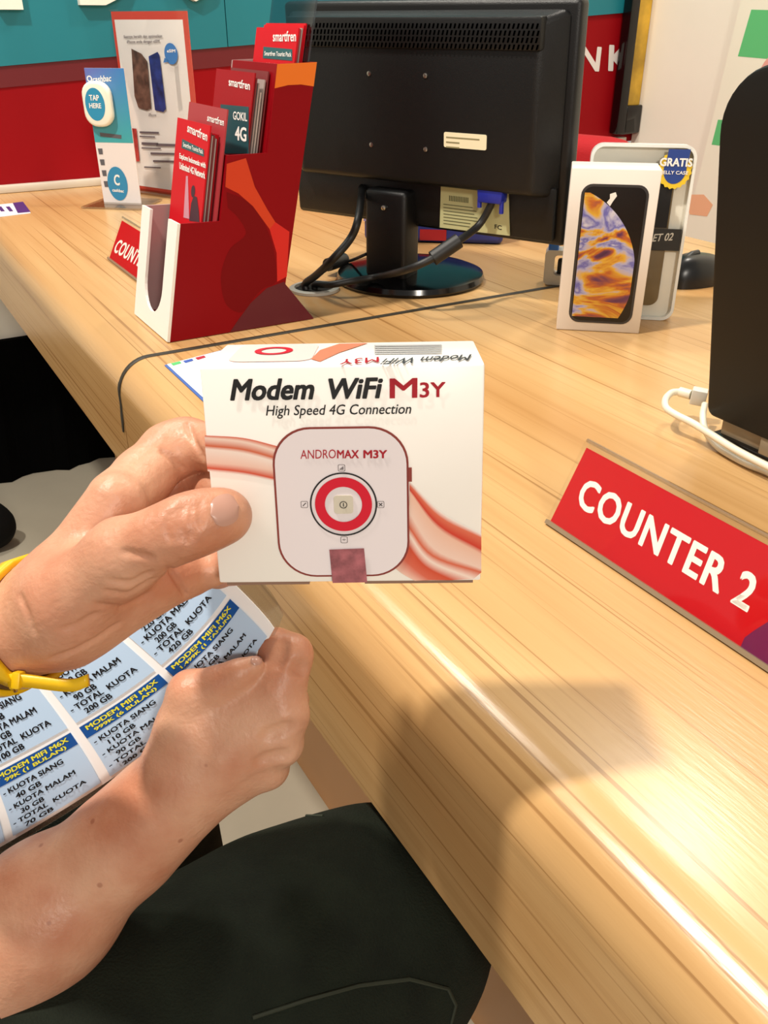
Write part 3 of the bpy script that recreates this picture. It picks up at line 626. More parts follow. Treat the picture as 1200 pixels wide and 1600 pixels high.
# marbled disc cut to the screen
m = bpy.data.materials.new('marbled_print'); m.use_nodes = True; nt = m.node_tree; b = nt.nodes['Principled BSDF']
tc = nt.nodes.new('ShaderNodeTexCoord'); mp = nt.nodes.new('ShaderNodeMapping'); mp.inputs['Scale'].default_value = (15, 24, 1); mp.inputs['Rotation'].default_value = (0, 0, .5)
nz = nt.nodes.new('ShaderNodeTexNoise'); nz.inputs['Scale'].default_value = 1.0; nz.inputs['Detail'].default_value = 5; nz.inputs['Distortion'].default_value = 1.7
rp = nt.nodes.new('ShaderNodeValToRGB'); e = rp.color_ramp.elements
stops = [(.24, '2A1B3A'), (.36, '6B3A5A'), (.43, 'C46A2A'), (.49, 'E2B23C'), (.54, 'B9B7D6'), (.60, '6A68B8'), (.68, 'D8D6E4'), (.78, '3A2A4A')]
while len(e) < len(stops): e.new(.5)
for q, (p, c) in zip(e, stops): q.position = p; q.color = (*lin(c), 1)
nt.links.new(tc.outputs['Object'], mp.inputs[0]); nt.links.new(mp.outputs[0], nz.inputs['Vector']); nt.links.new(nz.outputs['Fac'], rp.inputs[0]); nt.links.new(rp.outputs[0], b.inputs['Base Color']); b.inputs['Roughness'].default_value = .3
q3 = [np.array(PX.px(*q)) for q in ((912, 296), (991, 402), (966, 496))]; A3 = 2*np.array([q3[1]-q3[0], q3[2]-q3[0]]); B3 = np.array([q3[1]@q3[1]-q3[0]@q3[0], q3[2]@q3[2]-q3[0]@q3[0]]); cx_, cy_ = np.linalg.solve(A3, B3); rr = float(np.linalg.norm(q3[0]-np.array([cx_, cy_]))); pts = []
N_ = 40; yy0, yy1 = ya+.004, yb-.006
edge = [(cx_+math.sqrt(max(0, rr*rr-((yy0+(yy1-yy0)*k/N_)-cy_)**2)), yy0+(yy1-yy0)*k/N_) for k in range(N_+1)]
edge = [(min(x, xb-.003), y) for x, y in edge if x > xa+.001]
G().face([(xa+.001, edge[0][1])]+edge+[(xa+.001, edge[-1][1])], .0008).build('marbled_disc', m, pho)
G().face([PX.px(*q) for q in ((953, 303), (962, 300), (964, 306), (958, 314), (953, 322), (948, 316), (953, 310))], .0009).build('white_chip', WHITE, pho)

# ---------------- clear blister pack behind it
ca, cb = PZ(922, 492), PZ(1050, 502)
ca = ca+np.array([.012, .06, 0]); cb = cb+np.array([.0, .0, 0])
PC = Plane((*(cb-(cb-ca)/np.linalg.norm(cb-ca)*.112)[:2], .7503), (cb-ca)*np.array([1, 1, 0]), ZV)
PC = Plane((*cb[:2], .7503), np.array([.983, -.183, 0]), ZV)
wc = .108; PC = Plane(PC.o-PC.x*wc, PC.x, PC.y+PC.n*-.06); hc = PC.px(1000, 225)[1]
bl = thing('case_pack', 'clear blister pack holding a phone case with a blue and yellow badge', 'package', M=PC.matrix())
G().prism(rrect(.0005, wc-.0005, .0005, hc-.0005, .013), -.022, -.008).build('backing', mat('pack_card', 'E9E6DA', .45), bl)
g = G(); outr = rrect(0, wc, 0, hc, .013); inr = rrect(.003, wc-.003, .003, hc-.003, .011)
n = len(outr); g.add([(x, y, -.0195) for x, y in outr]+[(x, y, 0) for x, y in outr]+[(x, y, 0) for x, y in inr]+[(x, y, -.0195) for x, y in inr], [(r*n+i, r*n+(i+1) % n, ((r+1) % 4)*n+(i+1) % n, ((r+1) % 4)*n+i) for r in range(4) for i in range(n)])
g.build('shell_rim', mat('shell_frost', 'E8EAE4', .2), bl, smooth=True)
G().face(rrect(.004, wc-.004, .004, hc-.004, .011), .0004).build('window', ACR, bl, label='clear plastic window')
xc0, xc1 = PC.px(950, 300)[0], PC.px(1061, 300)[0]
G().prism(rrect(.022, wc-.018, PC.px(1000, 478)[1], PC.px(1000, 262)[1], .010), -.010, -.0035).build('phone_case', mat('case_brown', '6B5A3C', .45), bl, bevel=.002)
yb0, yb1 = PC.px(1040, 392)[1], PC.px(1040, 358)[1]
G().box(.004, wc-.004, yb0, yb1, -.0034, -.0015).build('name_band', mat('band_dark', '2B2A28', .4), bl)
G().box(.030, wc-.020, yb1+.001, PC.px(1000, 256)[1], -.0036, -.0022).build('dark_insert', mat('insert_dark', '151314', .35), bl)
g = G(); text_px(g, PC, 'ET 02', (1019, 378), (1051, 376), (1021, 366), -.0013, bold=.02, shear=.2); g.build('lettering', mat('lettering_pale', 'CFCBC0', .5), bl)
bx_, by_ = PC.px(1055, 262)
bd = G(); n = 40; bd.face([(bx_+(.0175 if k % 2 else .0160)*math.cos(2*math.pi*k/n), by_-.002+(.0195 if k % 2 else .0180)*math.sin(2*math.pi*k/n)) for k in range(n)], .0007)
badge = bd.build('badge', mat('badge_yellow', 'E8C52A', .4), bl, label='yellow scalloped badge')
G().face(circ(bx_, by_-.002, .0115, 32, .0140), .0010).build('badge_disc', mat('badge_navy', '23408A', .4), badge)
G().face([(bx_-.010, by_+.004), (bx_+.012, by_+.004), (bx_+.013, by_+.018), (bx_-.009, by_+.018)], .0012).build('badge_flag', MATS['badge_navy'], badge)
g = G(); text_quad(g, 'GRATIS', (bx_-.0165, by_+.0012), (bx_+.0165, by_+.0012), (bx_-.0165, by_+.0095), .0016, bold=.04); text_quad(g, 'JELLY CASE', (bx_-.0135, by_-.0075), (bx_+.0135, by_-.0075), (bx_-.0135, by_-.003), .0016, bold=.02); g.build('badge_lettering', WHITE, badge)

# ---------------- grey phone bracket with a blue pad
br = PZ(868, 446); brk = thing('phone_bracket', 'grey plastic phone bracket with blue pad beside the phone carton', 'bracket', (br[0], br[1], .7514), -.2)
outb = rrect(-.016, .026, 0, .043, .006); inb = rrect(-.004, .018, .012, .037, .004)
g = G(); n = len(outb); g.add([(x, -.004, y) for x, y in outb]+[(x, -.004, y) for x, y in inb]+[(x, .022, y) for x, y in inb]+[(x, .022, y) for x, y in outb], [(r*n+i, r*n+(i+1) % n, ((r+1) % 4)*n+(i+1) % n, ((r+1) % 4)*n+i) for r in range(4) for i in range(n)])
g.build('frame', mat('bracket_grey', 'B9B6AE', .35), brk, smooth=True)
G().box(-.013, .0, -.003, .016, .036, .052).build('pad', mat('pad_blue', '1E5FB4', .4), brk, bevel=.003)
G().box(.0, .016, .004, .018, .006, .03).build('clip', BLKPL, brk, bevel=.003)

# ---------------- mouse
mp_ = PZ(1082, 446); mou = thing('computer_mouse', 'black computer mouse beside the clear blister pack', 'mouse', (mp_[0]+.01, mp_[1]+.02, .7503), -.9)
prf = []; nu, nv_ = 20, 12; g = G()
for j in range(nv_+1):
    ph = math.pi/2*j/nv_
    for i in range(nu*2):
        a = math.pi*i/nu; cx, cy = math.cos(a), math.sin(a); r = math.cos(ph)**.7
        g.v.append((.030*cx*r*(1+.08*cy), .054*cy*r, .036*math.sin(ph)**.8*(1-.18*cy*r)))
n2 = nu*2; g.f = [(j*n2+i, j*n2+(i+1) % n2, (j+1)*n2+(i+1) % n2, (j+1)*n2+i) for j in range(nv_) for i in range(n2)]+[tuple(range(n2))[::-1]]
g.build('shell', mat('mouse_black', '0B0B0C', .3), mou, smooth=True)
G().tube([(0, -.030, .032), (0, -.018, .037), (0, -.006, .037)], .004, 10).build('wheel', mat('wheel_grey', '2B2B2B', .5), mou)

# ---------------- black display terminal on the right with white cables
tb = PZ(1104, 662, .775); e_ = (PZ(1200, 705, .775)-tb); e_[2] = 0; e_ /= np.linalg.norm(e_)
TU = ZV*1.0+np.cross(np.array([0, 0, 1.]), e_)*.0
nrm_ = np.cross(e_, ZV); o_t = PZ(1103, 648, .7685); PTl = Plane(o_t, nrm_, ZV); lv = PTl.px(1127, 96)        # how far its top leans towards us
PTm = Plane(o_t, e_, nrm_*lv[0]+ZV*lv[1]); ht = math.hypot(*lv)
print('terminal', ht, math.degrees(math.atan2(lv[0], lv[1])))
term = thing('display_terminal', 'tall black display terminal with rounded corners, seen from behind', 'monitor', M=Plane((*o_t[:2], .7503), e_, ZV).matrix())
wt = .30; rT = .045; sk = PTm.px(1128, 130)[0]/PTm.px(1128, 130)[1]
outl = [(x+sk*0*y, y+.0317) for x, y in rrect(0, wt, 0, ht, rT, 10)]
outl = [(x, y) for x, y in outl]
# square lower corners
outl = [(wt, .0317), (wt, ht+.0317-rT)]+[(wt-rT+rT*math.cos(math.radians(9*k)), ht+.0317-rT+rT*math.sin(math.radians(9*k))) for k in range(11)]+[(rT-rT*math.sin(math.radians(9*k)), ht+.0317-rT+rT*math.cos(math.radians(9*k))) for k in range(11)]+[(0, .0367), (.004, .0317)]
DEV = mat('terminal_black', '0B0907', .55, spec=.3)
outl = [(x, y-.0317) for x, y in outl]
G().prism(outl, -.03, 0).build('rear_shell', DEV, term, bevel=.004, seg=2).matrix_local = Plane((*o_t[:2], .7503), e_, ZV).matrix().inverted() @ PTm.matrix()
PORT = mat('port_grey', '9A8C76', .35, .3)
G().box(.012, .05, .005, .019, -.026, -.006).build('port_cover', PORT, term, bevel=.001)
G().box(.052, .09, .005, .019, -.024, -.002).build('port_cover', PORT, term, bevel=.001)
G().box(.095, .13, .002, .018, -.022, .002).build('port_cover', mat('port_blue_grey', '4A5560', .4), term, bevel=.001)
G().box(.006, .29, .0, .006, -.11, -.002).build('stand_foot', GLOSSBLK, term, bevel=.003)
G().box(.10, .20, .004, .05, -.05, -.02).build('stand_neck', BLKPL, term)
CAB = mat('cable_white', 'E2DCC8', .4)
bpy.context.view_layer.update()
cb_ = thing('usb_cable', 'white cable with plug looping beside the black display terminal', 'cable', PZ(1060, 640))
bpy.context.view_layer.update()
def depth_at(u, v, z): return PZ(u, v, z)
u0 = depth_at(1062, 612, .774); u1 = depth_at(1080, 617, .774); u2 = depth_at(1104, 622, .773)
g = [depth_at(1062, 612, .774), depth_at(1049, 614, .774), depth_at(1040, 624, .773), depth_at(1041, 637, .771), depth_at(1056, 648, .769), depth_at(1082, 661, .767), depth_at(1108, 677, .7655), depth_at(1150, 703, .764), depth_at(1200, 729, .7625), depth_at(1260, 757, .762)]
world_tube('cord', CAB, g, .0029, cb_)
world_tube('strain_relief', CAB, [u0, (u0+u1)/2, u1], [.0042]*3, cb_, 10, 1)
wdir = (u2-u1)/np.linalg.norm(u2-u1); pl = Plane(u1, wdir, ZV); o = G().box(0, np.linalg.norm(u2-u1), -.0065, .0065, -.0055, .0055).build('plug', mat('plug_white', 'D8D5CA', .35), cb_, bevel=.0012); o.matrix_local = cb_.matrix_world.inverted() @ pl.matrix()
cb2 = thing('usb_cable', 'second white cable hanging under the black display terminal', 'cable', PZ(1110, 680))
bpy.context.view_layer.update()
world_tube('cord', CAB, [depth_at(1101, 632, .770), depth_at(1098, 652, .766), depth_at(1103, 674, .760), depth_at(1120, 697, .754), depth_at(1146, 714, .7535), depth_at(1172, 727, .7535), depth_at(1200, 738, .7535), depth_at(1260, 768, .7535)], .0027, cb2)

# ---------------- modem box held in the hand
Rb = np.array([[0.99962, -0.01954, -0.01961], [-0.01626, 0.15911, -0.98713], [0.02241, 0.98707, 0.15873]])
SCB = .8; PB2 = Plane(CAM+SCB*(np.array([-.0182, .3732, .8546])-CAM), Rb[:, 0], Rb[:, 1]); bw, bh, bd_ = .130*SCB, .1078*SCB, .065*SCB
box = thing('modem_box', 'white modem box with red rings and lettering, held in a hand', 'box', M=PB2.matrix())
BW = mat('box_white', 'FAF5EE', .3, coat=.2, bump=.04, bscale=60)
G().box(-bw/2, bw/2, -bh/2, bh/2, -bd_, 0).build('carton', BW, box, bevel=.0009, seg=2)
# swooshes: strips whose ink runs from pale to red across the width
def swoosh(rows, name):
    """rows: list of polylines in px (same length), with an ink colour each"""
    g = G(); n = len(rows[0][0]); col = []
    for pl_, c in rows:
        P = spline([(*PB2.px(*q), .0003) for q in pl_], 6); g.v += [tuple(p) for p in P]; col += [lin(c)]*len(P)
    k = len(P); g.f = [(r*k+i, r*k+i+1, (r+1)*k+i+1, (r+1)*k+i) for r in range(len(rows)-1) for i in range(k-1)]
    o = g.build(name, vcol('ink'), box); a = o.data.color_attributes.new('ink', 'FLOAT_COLOR', 'POINT')
    for i, c in enumerate(col): a.data[i].color = (*c, 1)
    return o
WH = 'F1E9E1'
swoosh([([(320, 680), (380, 684), (434, 697)], 'D2552F'), ([(320, 684), (380, 690), (433, 705)], 'EFD3C4'), ([(321, 696), (380, 702), (433, 716)], 'CC6038'), ([(321, 701), (380, 708), (433, 722)], 'F1DED2'), ([(323, 722), (380, 727), (432, 735)], 'EBC4B2'), ([(324, 731), (380, 737), (432, 748)], 'CE4A28'), ([(325, 736), (380, 742), (432, 752)], WH)], 'swoosh_print')
swoosh([([(640, 752), (690, 800), (752, 834)], WH), ([(640, 758), (688, 808), (752, 840)], 'D86A4C'), ([(640, 764), (686, 820), (752, 858)], 'C8341C'), ([(640, 768), (684, 826), (752, 866)], 'E8B8A0'), ([(639, 800), (680, 858), (752, 888)], 'EBC9B8'), ([(638, 822), (676, 868), (752, 894)], 'D2603E'), ([(637, 832), (672, 876), (740, 904)], 'F0D8CA'), ([(636, 850), (664, 884), (706, 906)], 'CC4A2A'), ([(630, 872), (650, 890), (672, 906)], 'D4644A'), ([(618, 888), (630, 897), (648, 907)], 'EBC0AE')], 'swoosh_print')
# drawing of the modem
d0, d1 = PB2.px(430, 780), PB2.px(639, 780); e0, e1 = PB2.px(535, 900), PB2.px(535, 666)
G().face(rrect(d0[0], d1[0], e0[1], e1[1], .0146, 10), .0005).build('modem_outline', mat('modem_edge', '8A3A32', .3), box)
G().face(rrect(d0[0]+.0008, d1[0]-.0008, e0[1]+.0008, e1[1]-.0008, .0140, 10), .0007).build('modem_body', mat('modem_grey', 'E6DCDE', .3), box)
G().box(d1[0], d1[0]+.0012, PB2.px(639, 752)[1], PB2.px(639, 730)[1], .0002, .0006).build('modem_key', MATS['modem_edge'], box)
cc = PB2.px(537, 787); k_ = PB2.px(637, 787)[0]-cc[0]; k_ /= 100
g = G(); ringf(g, circ(*cc, 52.5*k_, 64), circ(*cc, 50*k_, 64), .0010); g.build('black_ring', BLACK, box)
g = G(); ringf(g, circ(*cc, 44.5*k_, 64), circ(*cc, 29*k_, 64), .0010); g.build('red_ring', mat('ring_red', 'D0102C', .3), box)
G().prism(rrect(cc[0]-15*k_, cc[0]+15*k_, cc[1]-15*k_, cc[1]+15*k_, 5*k_), .0007, .0011).build('power_key', mat('key_cream', 'CFC6B4', .35), box)
g = G(); ringf(g, circ(*cc, 6*k_, 24), circ(*cc, 4.8*k_, 24), .0014); g.box(cc[0]-.6*k_, cc[0]+.6*k_, cc[1]-3*k_, cc[1]+3*k_, .0012, .0014); g.build('power_symbol', BLACK, box)
ICN = mat('icon_ink', '4A4546', .4)
for kind_, (u, v) in (('signal', (534, 730)), ('link', (476, 787)), ('cross', (595, 787)), ('wifi', (538, 842))):
    q = PB2.px(u, v); g = G(); ringf(g, rrect(q[0]-5.5*k_, q[0]+5.5*k_, q[1]-5.5*k_, q[1]+5.5*k_, 2*k_, 3), rrect(q[0]-4.8*k_, q[0]+4.8*k_, q[1]-4.8*k_, q[1]+4.8*k_, 1.6*k_, 3), .0010)
    if kind_ == 'signal':
        for k in range(4): g.box(q[0]+(-3+k*1.6)*k_, q[0]+(-2+k*1.6)*k_, q[1]-3*k_, q[1]+(-1.5+k*1.3)*k_, .0009, .0010)
    elif kind_ == 'wifi':
        for r in (1.8, 3.4): g.face([(q[0]+r*k_*math.cos(a), q[1]-2*k_+r*k_*math.sin(a)) for a in [math.pi*(.2+.6*j/8) for j in range(9)]]+[(q[0]+(r-.8)*k_*math.cos(a), q[1]-2*k_+(r-.8)*k_*math.sin(a)) for a in [math.pi*(.8-.6*j/8) for j in range(9)]], .0010)
    else:
        g.face([(q[0]-3*k_, q[1]-2*k_), (q[0]-2*k_, q[1]-3*k_), (q[0]+3*k_, q[1]+2*k_), (q[0]+2*k_, q[1]+3*k_)], .0010)
        if kind_ == 'cross': g.face([(q[0]-3*k_, q[1]+2*k_), (q[0]-2*k_, q[1]+3*k_), (q[0]+3*k_, q[1]-2*k_), (q[0]+2*k_, q[1]-3*k_)], .0011)
    setp(g.build('status_icon', ICN, box), kind=None)
g = G(); text_px(g, PB2, 'Modem', (360, 626), (491, 624), (360, 592), .0005, bold=.035, shear=.18); text_px(g, PB2, 'WiFi', (513, 624), (598, 622), (513, 591), .0005, bold=.035, shear=.18); g.build('title_lettering', BLACK, box, label='bold black Modem WiFi lettering')
g = G(); text_px(g, PB2, 'M', (609, 622), (652, 621), (609, 591), .0005, bold=.02); text_px(g, PB2, '3Y', (656, 621), (696, 620), (656, 597), .0005, bold=.02); g.build('model_lettering', mat('m_red', 'A80F22', .35), box)
g = G(); text_px(g, PB2, 'High Speed 4G Connection', (416, 654), (642, 651), (416, 633), .0005, bold=.008, shear=.15); g.build('subtitle_lettering', BLACK, box)
g = G(); text_px(g, PB2, 'ANDRO', (470, 716), (525, 715), (470, 702), .0010, bold=0); text_px(g, PB2, 'MAX', (527, 715), (561, 715), (527, 702), .0010, bold=.025); text_px(g, PB2, 'M3Y', (568, 715), (605, 715), (568, 702), .0010, bold=.03); g.build('brand_lettering', MATS['m_red'], box)
g = G(); poly_px(g, PB2, [(515, 857), (569, 855), (574, 908), (520, 909)], .0012); st_ = g.build('seal_sticker', mat('seal_red', '9C5A60', .25, noise=.35, nscale=220), box, label='reddish security seal')
# top face print, seen at a glancing angle
PT2 = Plane(PB2.o+PB2.y*(bh/2), PB2.x, -PB2.n)
Mt = box.matrix_world.inverted() if False else PB2.matrix().inverted() @ PT2.matrix()
def tpart(g, name, m, **k): o = g.build(name, m, box, **k); o.matrix_local = Mt; return o
a0, a1 = PT2.px(360, 560), PT2.px(488, 560); f0, f1 = PT2.px(420, 566)[1], PT2.px(420, 539)[1]
tpart(G().face(rrect(a0[0], a1[0], f0, f1, .0065), .0003), 'top_modem_print', mat('top_pale_pink', 'E8CDC8', .3))
cq = PT2.px(428, 550); g = G(); ringf(g, circ(*cq, .0076, 40, .0088), circ(*cq, .0050, 40, .006), .0006); tpart(g, 'top_ring_print', MATS['ring_red'])
g = G(); poly_px(g, PT2, [(486, 562), (500, 548), (530, 538), (575, 537), (530, 552), (500, 566)], .0003); tpart(g, 'top_swoosh_print', mat('top_swoosh', 'CF7A5C', .35))
g = G(); text_px(g, PT2, 'Modem WiFi', (737, 556), (600, 563), (735, 565), .0006, bold=.015, shear=.18); tpart(g, 'top_lettering', mat('ink_dark_grey', '3A3A3E', .4))
g = G(); text_px(g, PT2, 'M3Y', (592, 560), (532, 564), (592, 568), .0006, bold=.01); tpart(g, 'top_model_lettering', MATS['m_red'])
g = G()
for k in range(5): poly_px(g, PT2, [(585, 541+k*3), (690, 540+k*3), (690, 541.6+k*3), (585, 542.6+k*3)], .0005)
tpart(g, 'top_small_print', mat('grey_small_print', '9A9A9C', .4))
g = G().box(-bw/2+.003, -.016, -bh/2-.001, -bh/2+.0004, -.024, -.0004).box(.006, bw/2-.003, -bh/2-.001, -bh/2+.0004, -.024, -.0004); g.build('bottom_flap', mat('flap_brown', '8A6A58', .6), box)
# ================================================================== laminated price sheet (curved, held in the right hand)
# nodes: sheet coordinates (a along the text, b down the columns) against where that spot of the sheet is in the room
SCR = .9
def sheet_fit():
    # spots of the sheet seen in the room (a, b, u, v); it dips away from the pinched corner, behind the hand and the forearm
    obs = [(.145, .080, 259, 1042), (.203, .080, 356, 938), (.203, .088, 373, 949), (.145, .088, 277, 1053), (.083, .080, 123, 1136), (.140, .080, 245, 1050), (.083, .088, 135, 1156), (.140, .088, 260, 1065),
           (.077, .080, 104, 1148), (.077, .088, 115, 1166), (.077, .134, 147, 1230), (.083, .134, 168, 1214), (.211, .080, 368, 924), (.211, .104, 398, 949), (.211, .120, 415, 966), (.203, .134, 419, 992), (.190, .138, 405, 1026),
           (.211, .138, 429, 979), (.02, .080, 0, 1198), (.02, .088, 8, 1222), (.02, .134, 25, 1300), (.145, .040, 196, 976), (.083, .040, 62, 1066), (.203, .040, 296, 872), (.02, .040, -60, 1120), (.145, .134, 333, 1088),
           (-.043, .080, -128, 1262), (-.043, .134, -98, 1378), (-.043, .040, -160, 1186)]
    kn = np.array([(405, 1027, .4975), (430, 980, .4975), (330, 1085, .5195), (345, 1066, .5135), (270, 1140, .535), (250, 1180, .541), (170, 1230, .541), (259, 1042, .521), (356, 938, .504), (123, 1136, .535), (0, 1198, .546), (25, 1300, .551), (-128, 1262, .558), (-98, 1378, .562), (-160, 1186, .558), (62, 1066, .536), (196, 976, .521), (296, 872, .509), (300, 1100, .528)])
    def q2(u, v): x, y = u/400-.5, v/400-2.7; return np.array([np.ones_like(x), x, y, x*x, x*y, y*y]).T
    kc = np.linalg.lstsq(q2(kn[:, 0], kn[:, 1]), kn[:, 2], rcond=None)[0]
    obs = [(a, b, u, v, float(q2(np.array([u]), np.array([v]))[0]@kc)) for a, b, u, v in obs]
    A = []; B = []
    for a, b, u, v, d in obs:
        a_, b_ = a*5, b*7; A.append([1, a_, b_, a_*b_, a_*a_, b_*b_, a_*a_*b_, a_**3, a_**3*b_]); B.append(PD(u, v, d*SCR))
    return np.linalg.lstsq(np.array(A), np.array(B), rcond=None)[0]
SHC = sheet_fit()
def SHp(a, b, off=0):
    def q(a, b):
        a_, b_ = a*5, b*7; return np.array([1, a_, b_, a_*b_, a_*a_, b_*b_, a_*a_*b_, a_**3, a_**3*b_])@SHC
    p = q(a, b)
    if off:
        n = np.cross(q(a+.001, b)-p, q(a, b+.001)-p); n /= np.linalg.norm(n)
        if n@(CAM-p) < 0: n = -n
        p = p+n*off
    return p
sheet = thing('price_sheet', 'laminated blue and white modem price sheet held at its corner', 'price sheet', SHp(.1, .1))
SHI = Vector(SHp(.1, .1))
def sgrid(g, a0, a1, b0, b1, off, th=0, n=14, m=8):
    base = len(g.v)
    for k in ((0, 1) if th else (0,)):
        for j in range(m+1):
            for i in range(n+1): g.v.append(tuple(SHp(a0+(a1-a0)*i/n, b0+(b1-b0)*j/m, off-k*th)-np.array(SHI)))
    Q = lambda k, j, i: base+k*(n+1)*(m+1)+j*(n+1)+i
    for j in range(m):
        for i in range(n):
            g.f.append((Q(0, j, i), Q(0, j+1, i), Q(0, j+1, i+1), Q(0, j, i+1)))
            if th: g.f.append((Q(1, j, i), Q(1, j, i+1), Q(1, j+1, i+1), Q(1, j+1, i)))
    if th:
        for i in range(n): g.f += [(Q(0, 0, i), Q(0, 0, i+1), Q(1, 0, i+1), Q(1, 0, i)), (Q(0, m, i+1), Q(0, m, i), Q(1, m, i), Q(1, m, i+1))]
        for j in range(m): g.f += [(Q(0, j+1, 0), Q(0, j, 0), Q(1, j, 0), Q(1, j+1, 0)), (Q(0, j, n), Q(0, j+1, n), Q(1, j+1, n), Q(1, j, n))]
    return g
sgrid(G(), -.055, .211, .02, .138, 0, .0006, 24, 12).build('paper', mat('sheet_white', 'F4F5F6', .25), sheet, smooth=True)
sgrid(G(), -.06, .226, .013, .145, -.0006, .0007, 24, 12).build('laminate', clear('laminate', (.90, .90, .88), .08, .1), sheet, smooth=True, label='clear laminate with a bare margin')
PALE = mat('sheet_pale_blue', 'B9D4F0', .3); HEAD = mat('sheet_blue', '12509A', .3); YEL = mat('sheet_yellow', 'E9E23A', .4)
def stext(g, s, a0, b0, a1, h, off, **k):
    """text from a0 to a1 with its foot at b0, letters h tall"""
    v, f, _ = text_data(s, **k); g.add([SHp(a0+x*(a1-a0), b0-y*h, off+l)-np.array(SHI) for x, y, l in v], f)
cols = [(-.043, .014), (.020, .077), (.083, .140), (.145, .203)]
lines2 = {3: ('MODEM MIFI M6X', '1.499K (1 TAHUN)'), 2: ('MODEM MIFI M6X', '999K (6 BULAN)'), 1: ('MODEM MIFI M6X', '99K (1 BULAN)'), 0: ('MODEM MIFI M6X', '')}
vals = {3: ('120 GB', '120 GB', '240 GB'), 2: ('110 GB', '90 GB', '200 GB'), 1: ('40 GB', '30 GB', '70 GB'), 0: ('', '', '')}
vals1 = {3: ('220 GB', '200 GB', '420 GB'), 2: ('110 GB', '90 GB', '200 GB'), 1: ('60 GB', '40 GB', '100 GB'), 0: ('', '', '')}
for ci, (a0, a1) in enumerate(cols):
    for ri, (hb, bb) in enumerate(((.027, .076), (.080, .134))):
        nm = sgrid(G(), a0, a1, hb, bb, .0007, 0, 8, 6).build('price_block', PALE, sheet, smooth=True)
        sgrid(G(), a0, a1, hb, hb+.0105, .0009, 0, 8, 2).build('header', HEAD, nm, smooth=True)
        if ci == 0: continue
        L1, L2 = lines2[ci] if ri else (('MODEM MIFI M6X', '499K (3 BULAN)') if ci == 1 else lines2[ci])
        g = G(); w = a1-a0; stext(g, L1, a0+.06*w, hb+.0050, a1-.06*w, .0036, .0011, bold=.03); stext(g, L2, a0+.12*w, hb+.0098, a1-.12*w, .0036, .0011, bold=.03)
        g.build('header_lettering', YEL, nm)
        g = G(); hgt = .0042; bb0 = hb+.0165; step = (bb-bb0)/5.6
        V = (vals if ri else vals1)[ci]; rows = [('- KUOTA SIANG', .80), (V[0], .34), ('- KUOTA MALAM', .86), (V[1], .30), ('- TOTAL  KUOTA', .92), (V[2], .36)]
        for k, (tx, wf_) in enumerate(rows):
            if not tx: continue
            ax = a0+.04*w+(.12*w if k % 2 else 0); stext(g, tx, ax, bb0+step*k+.0016, ax+wf_*w*.92, hgt, .0011, bold=.03)
        g.build('block_lettering', BLACK, nm)

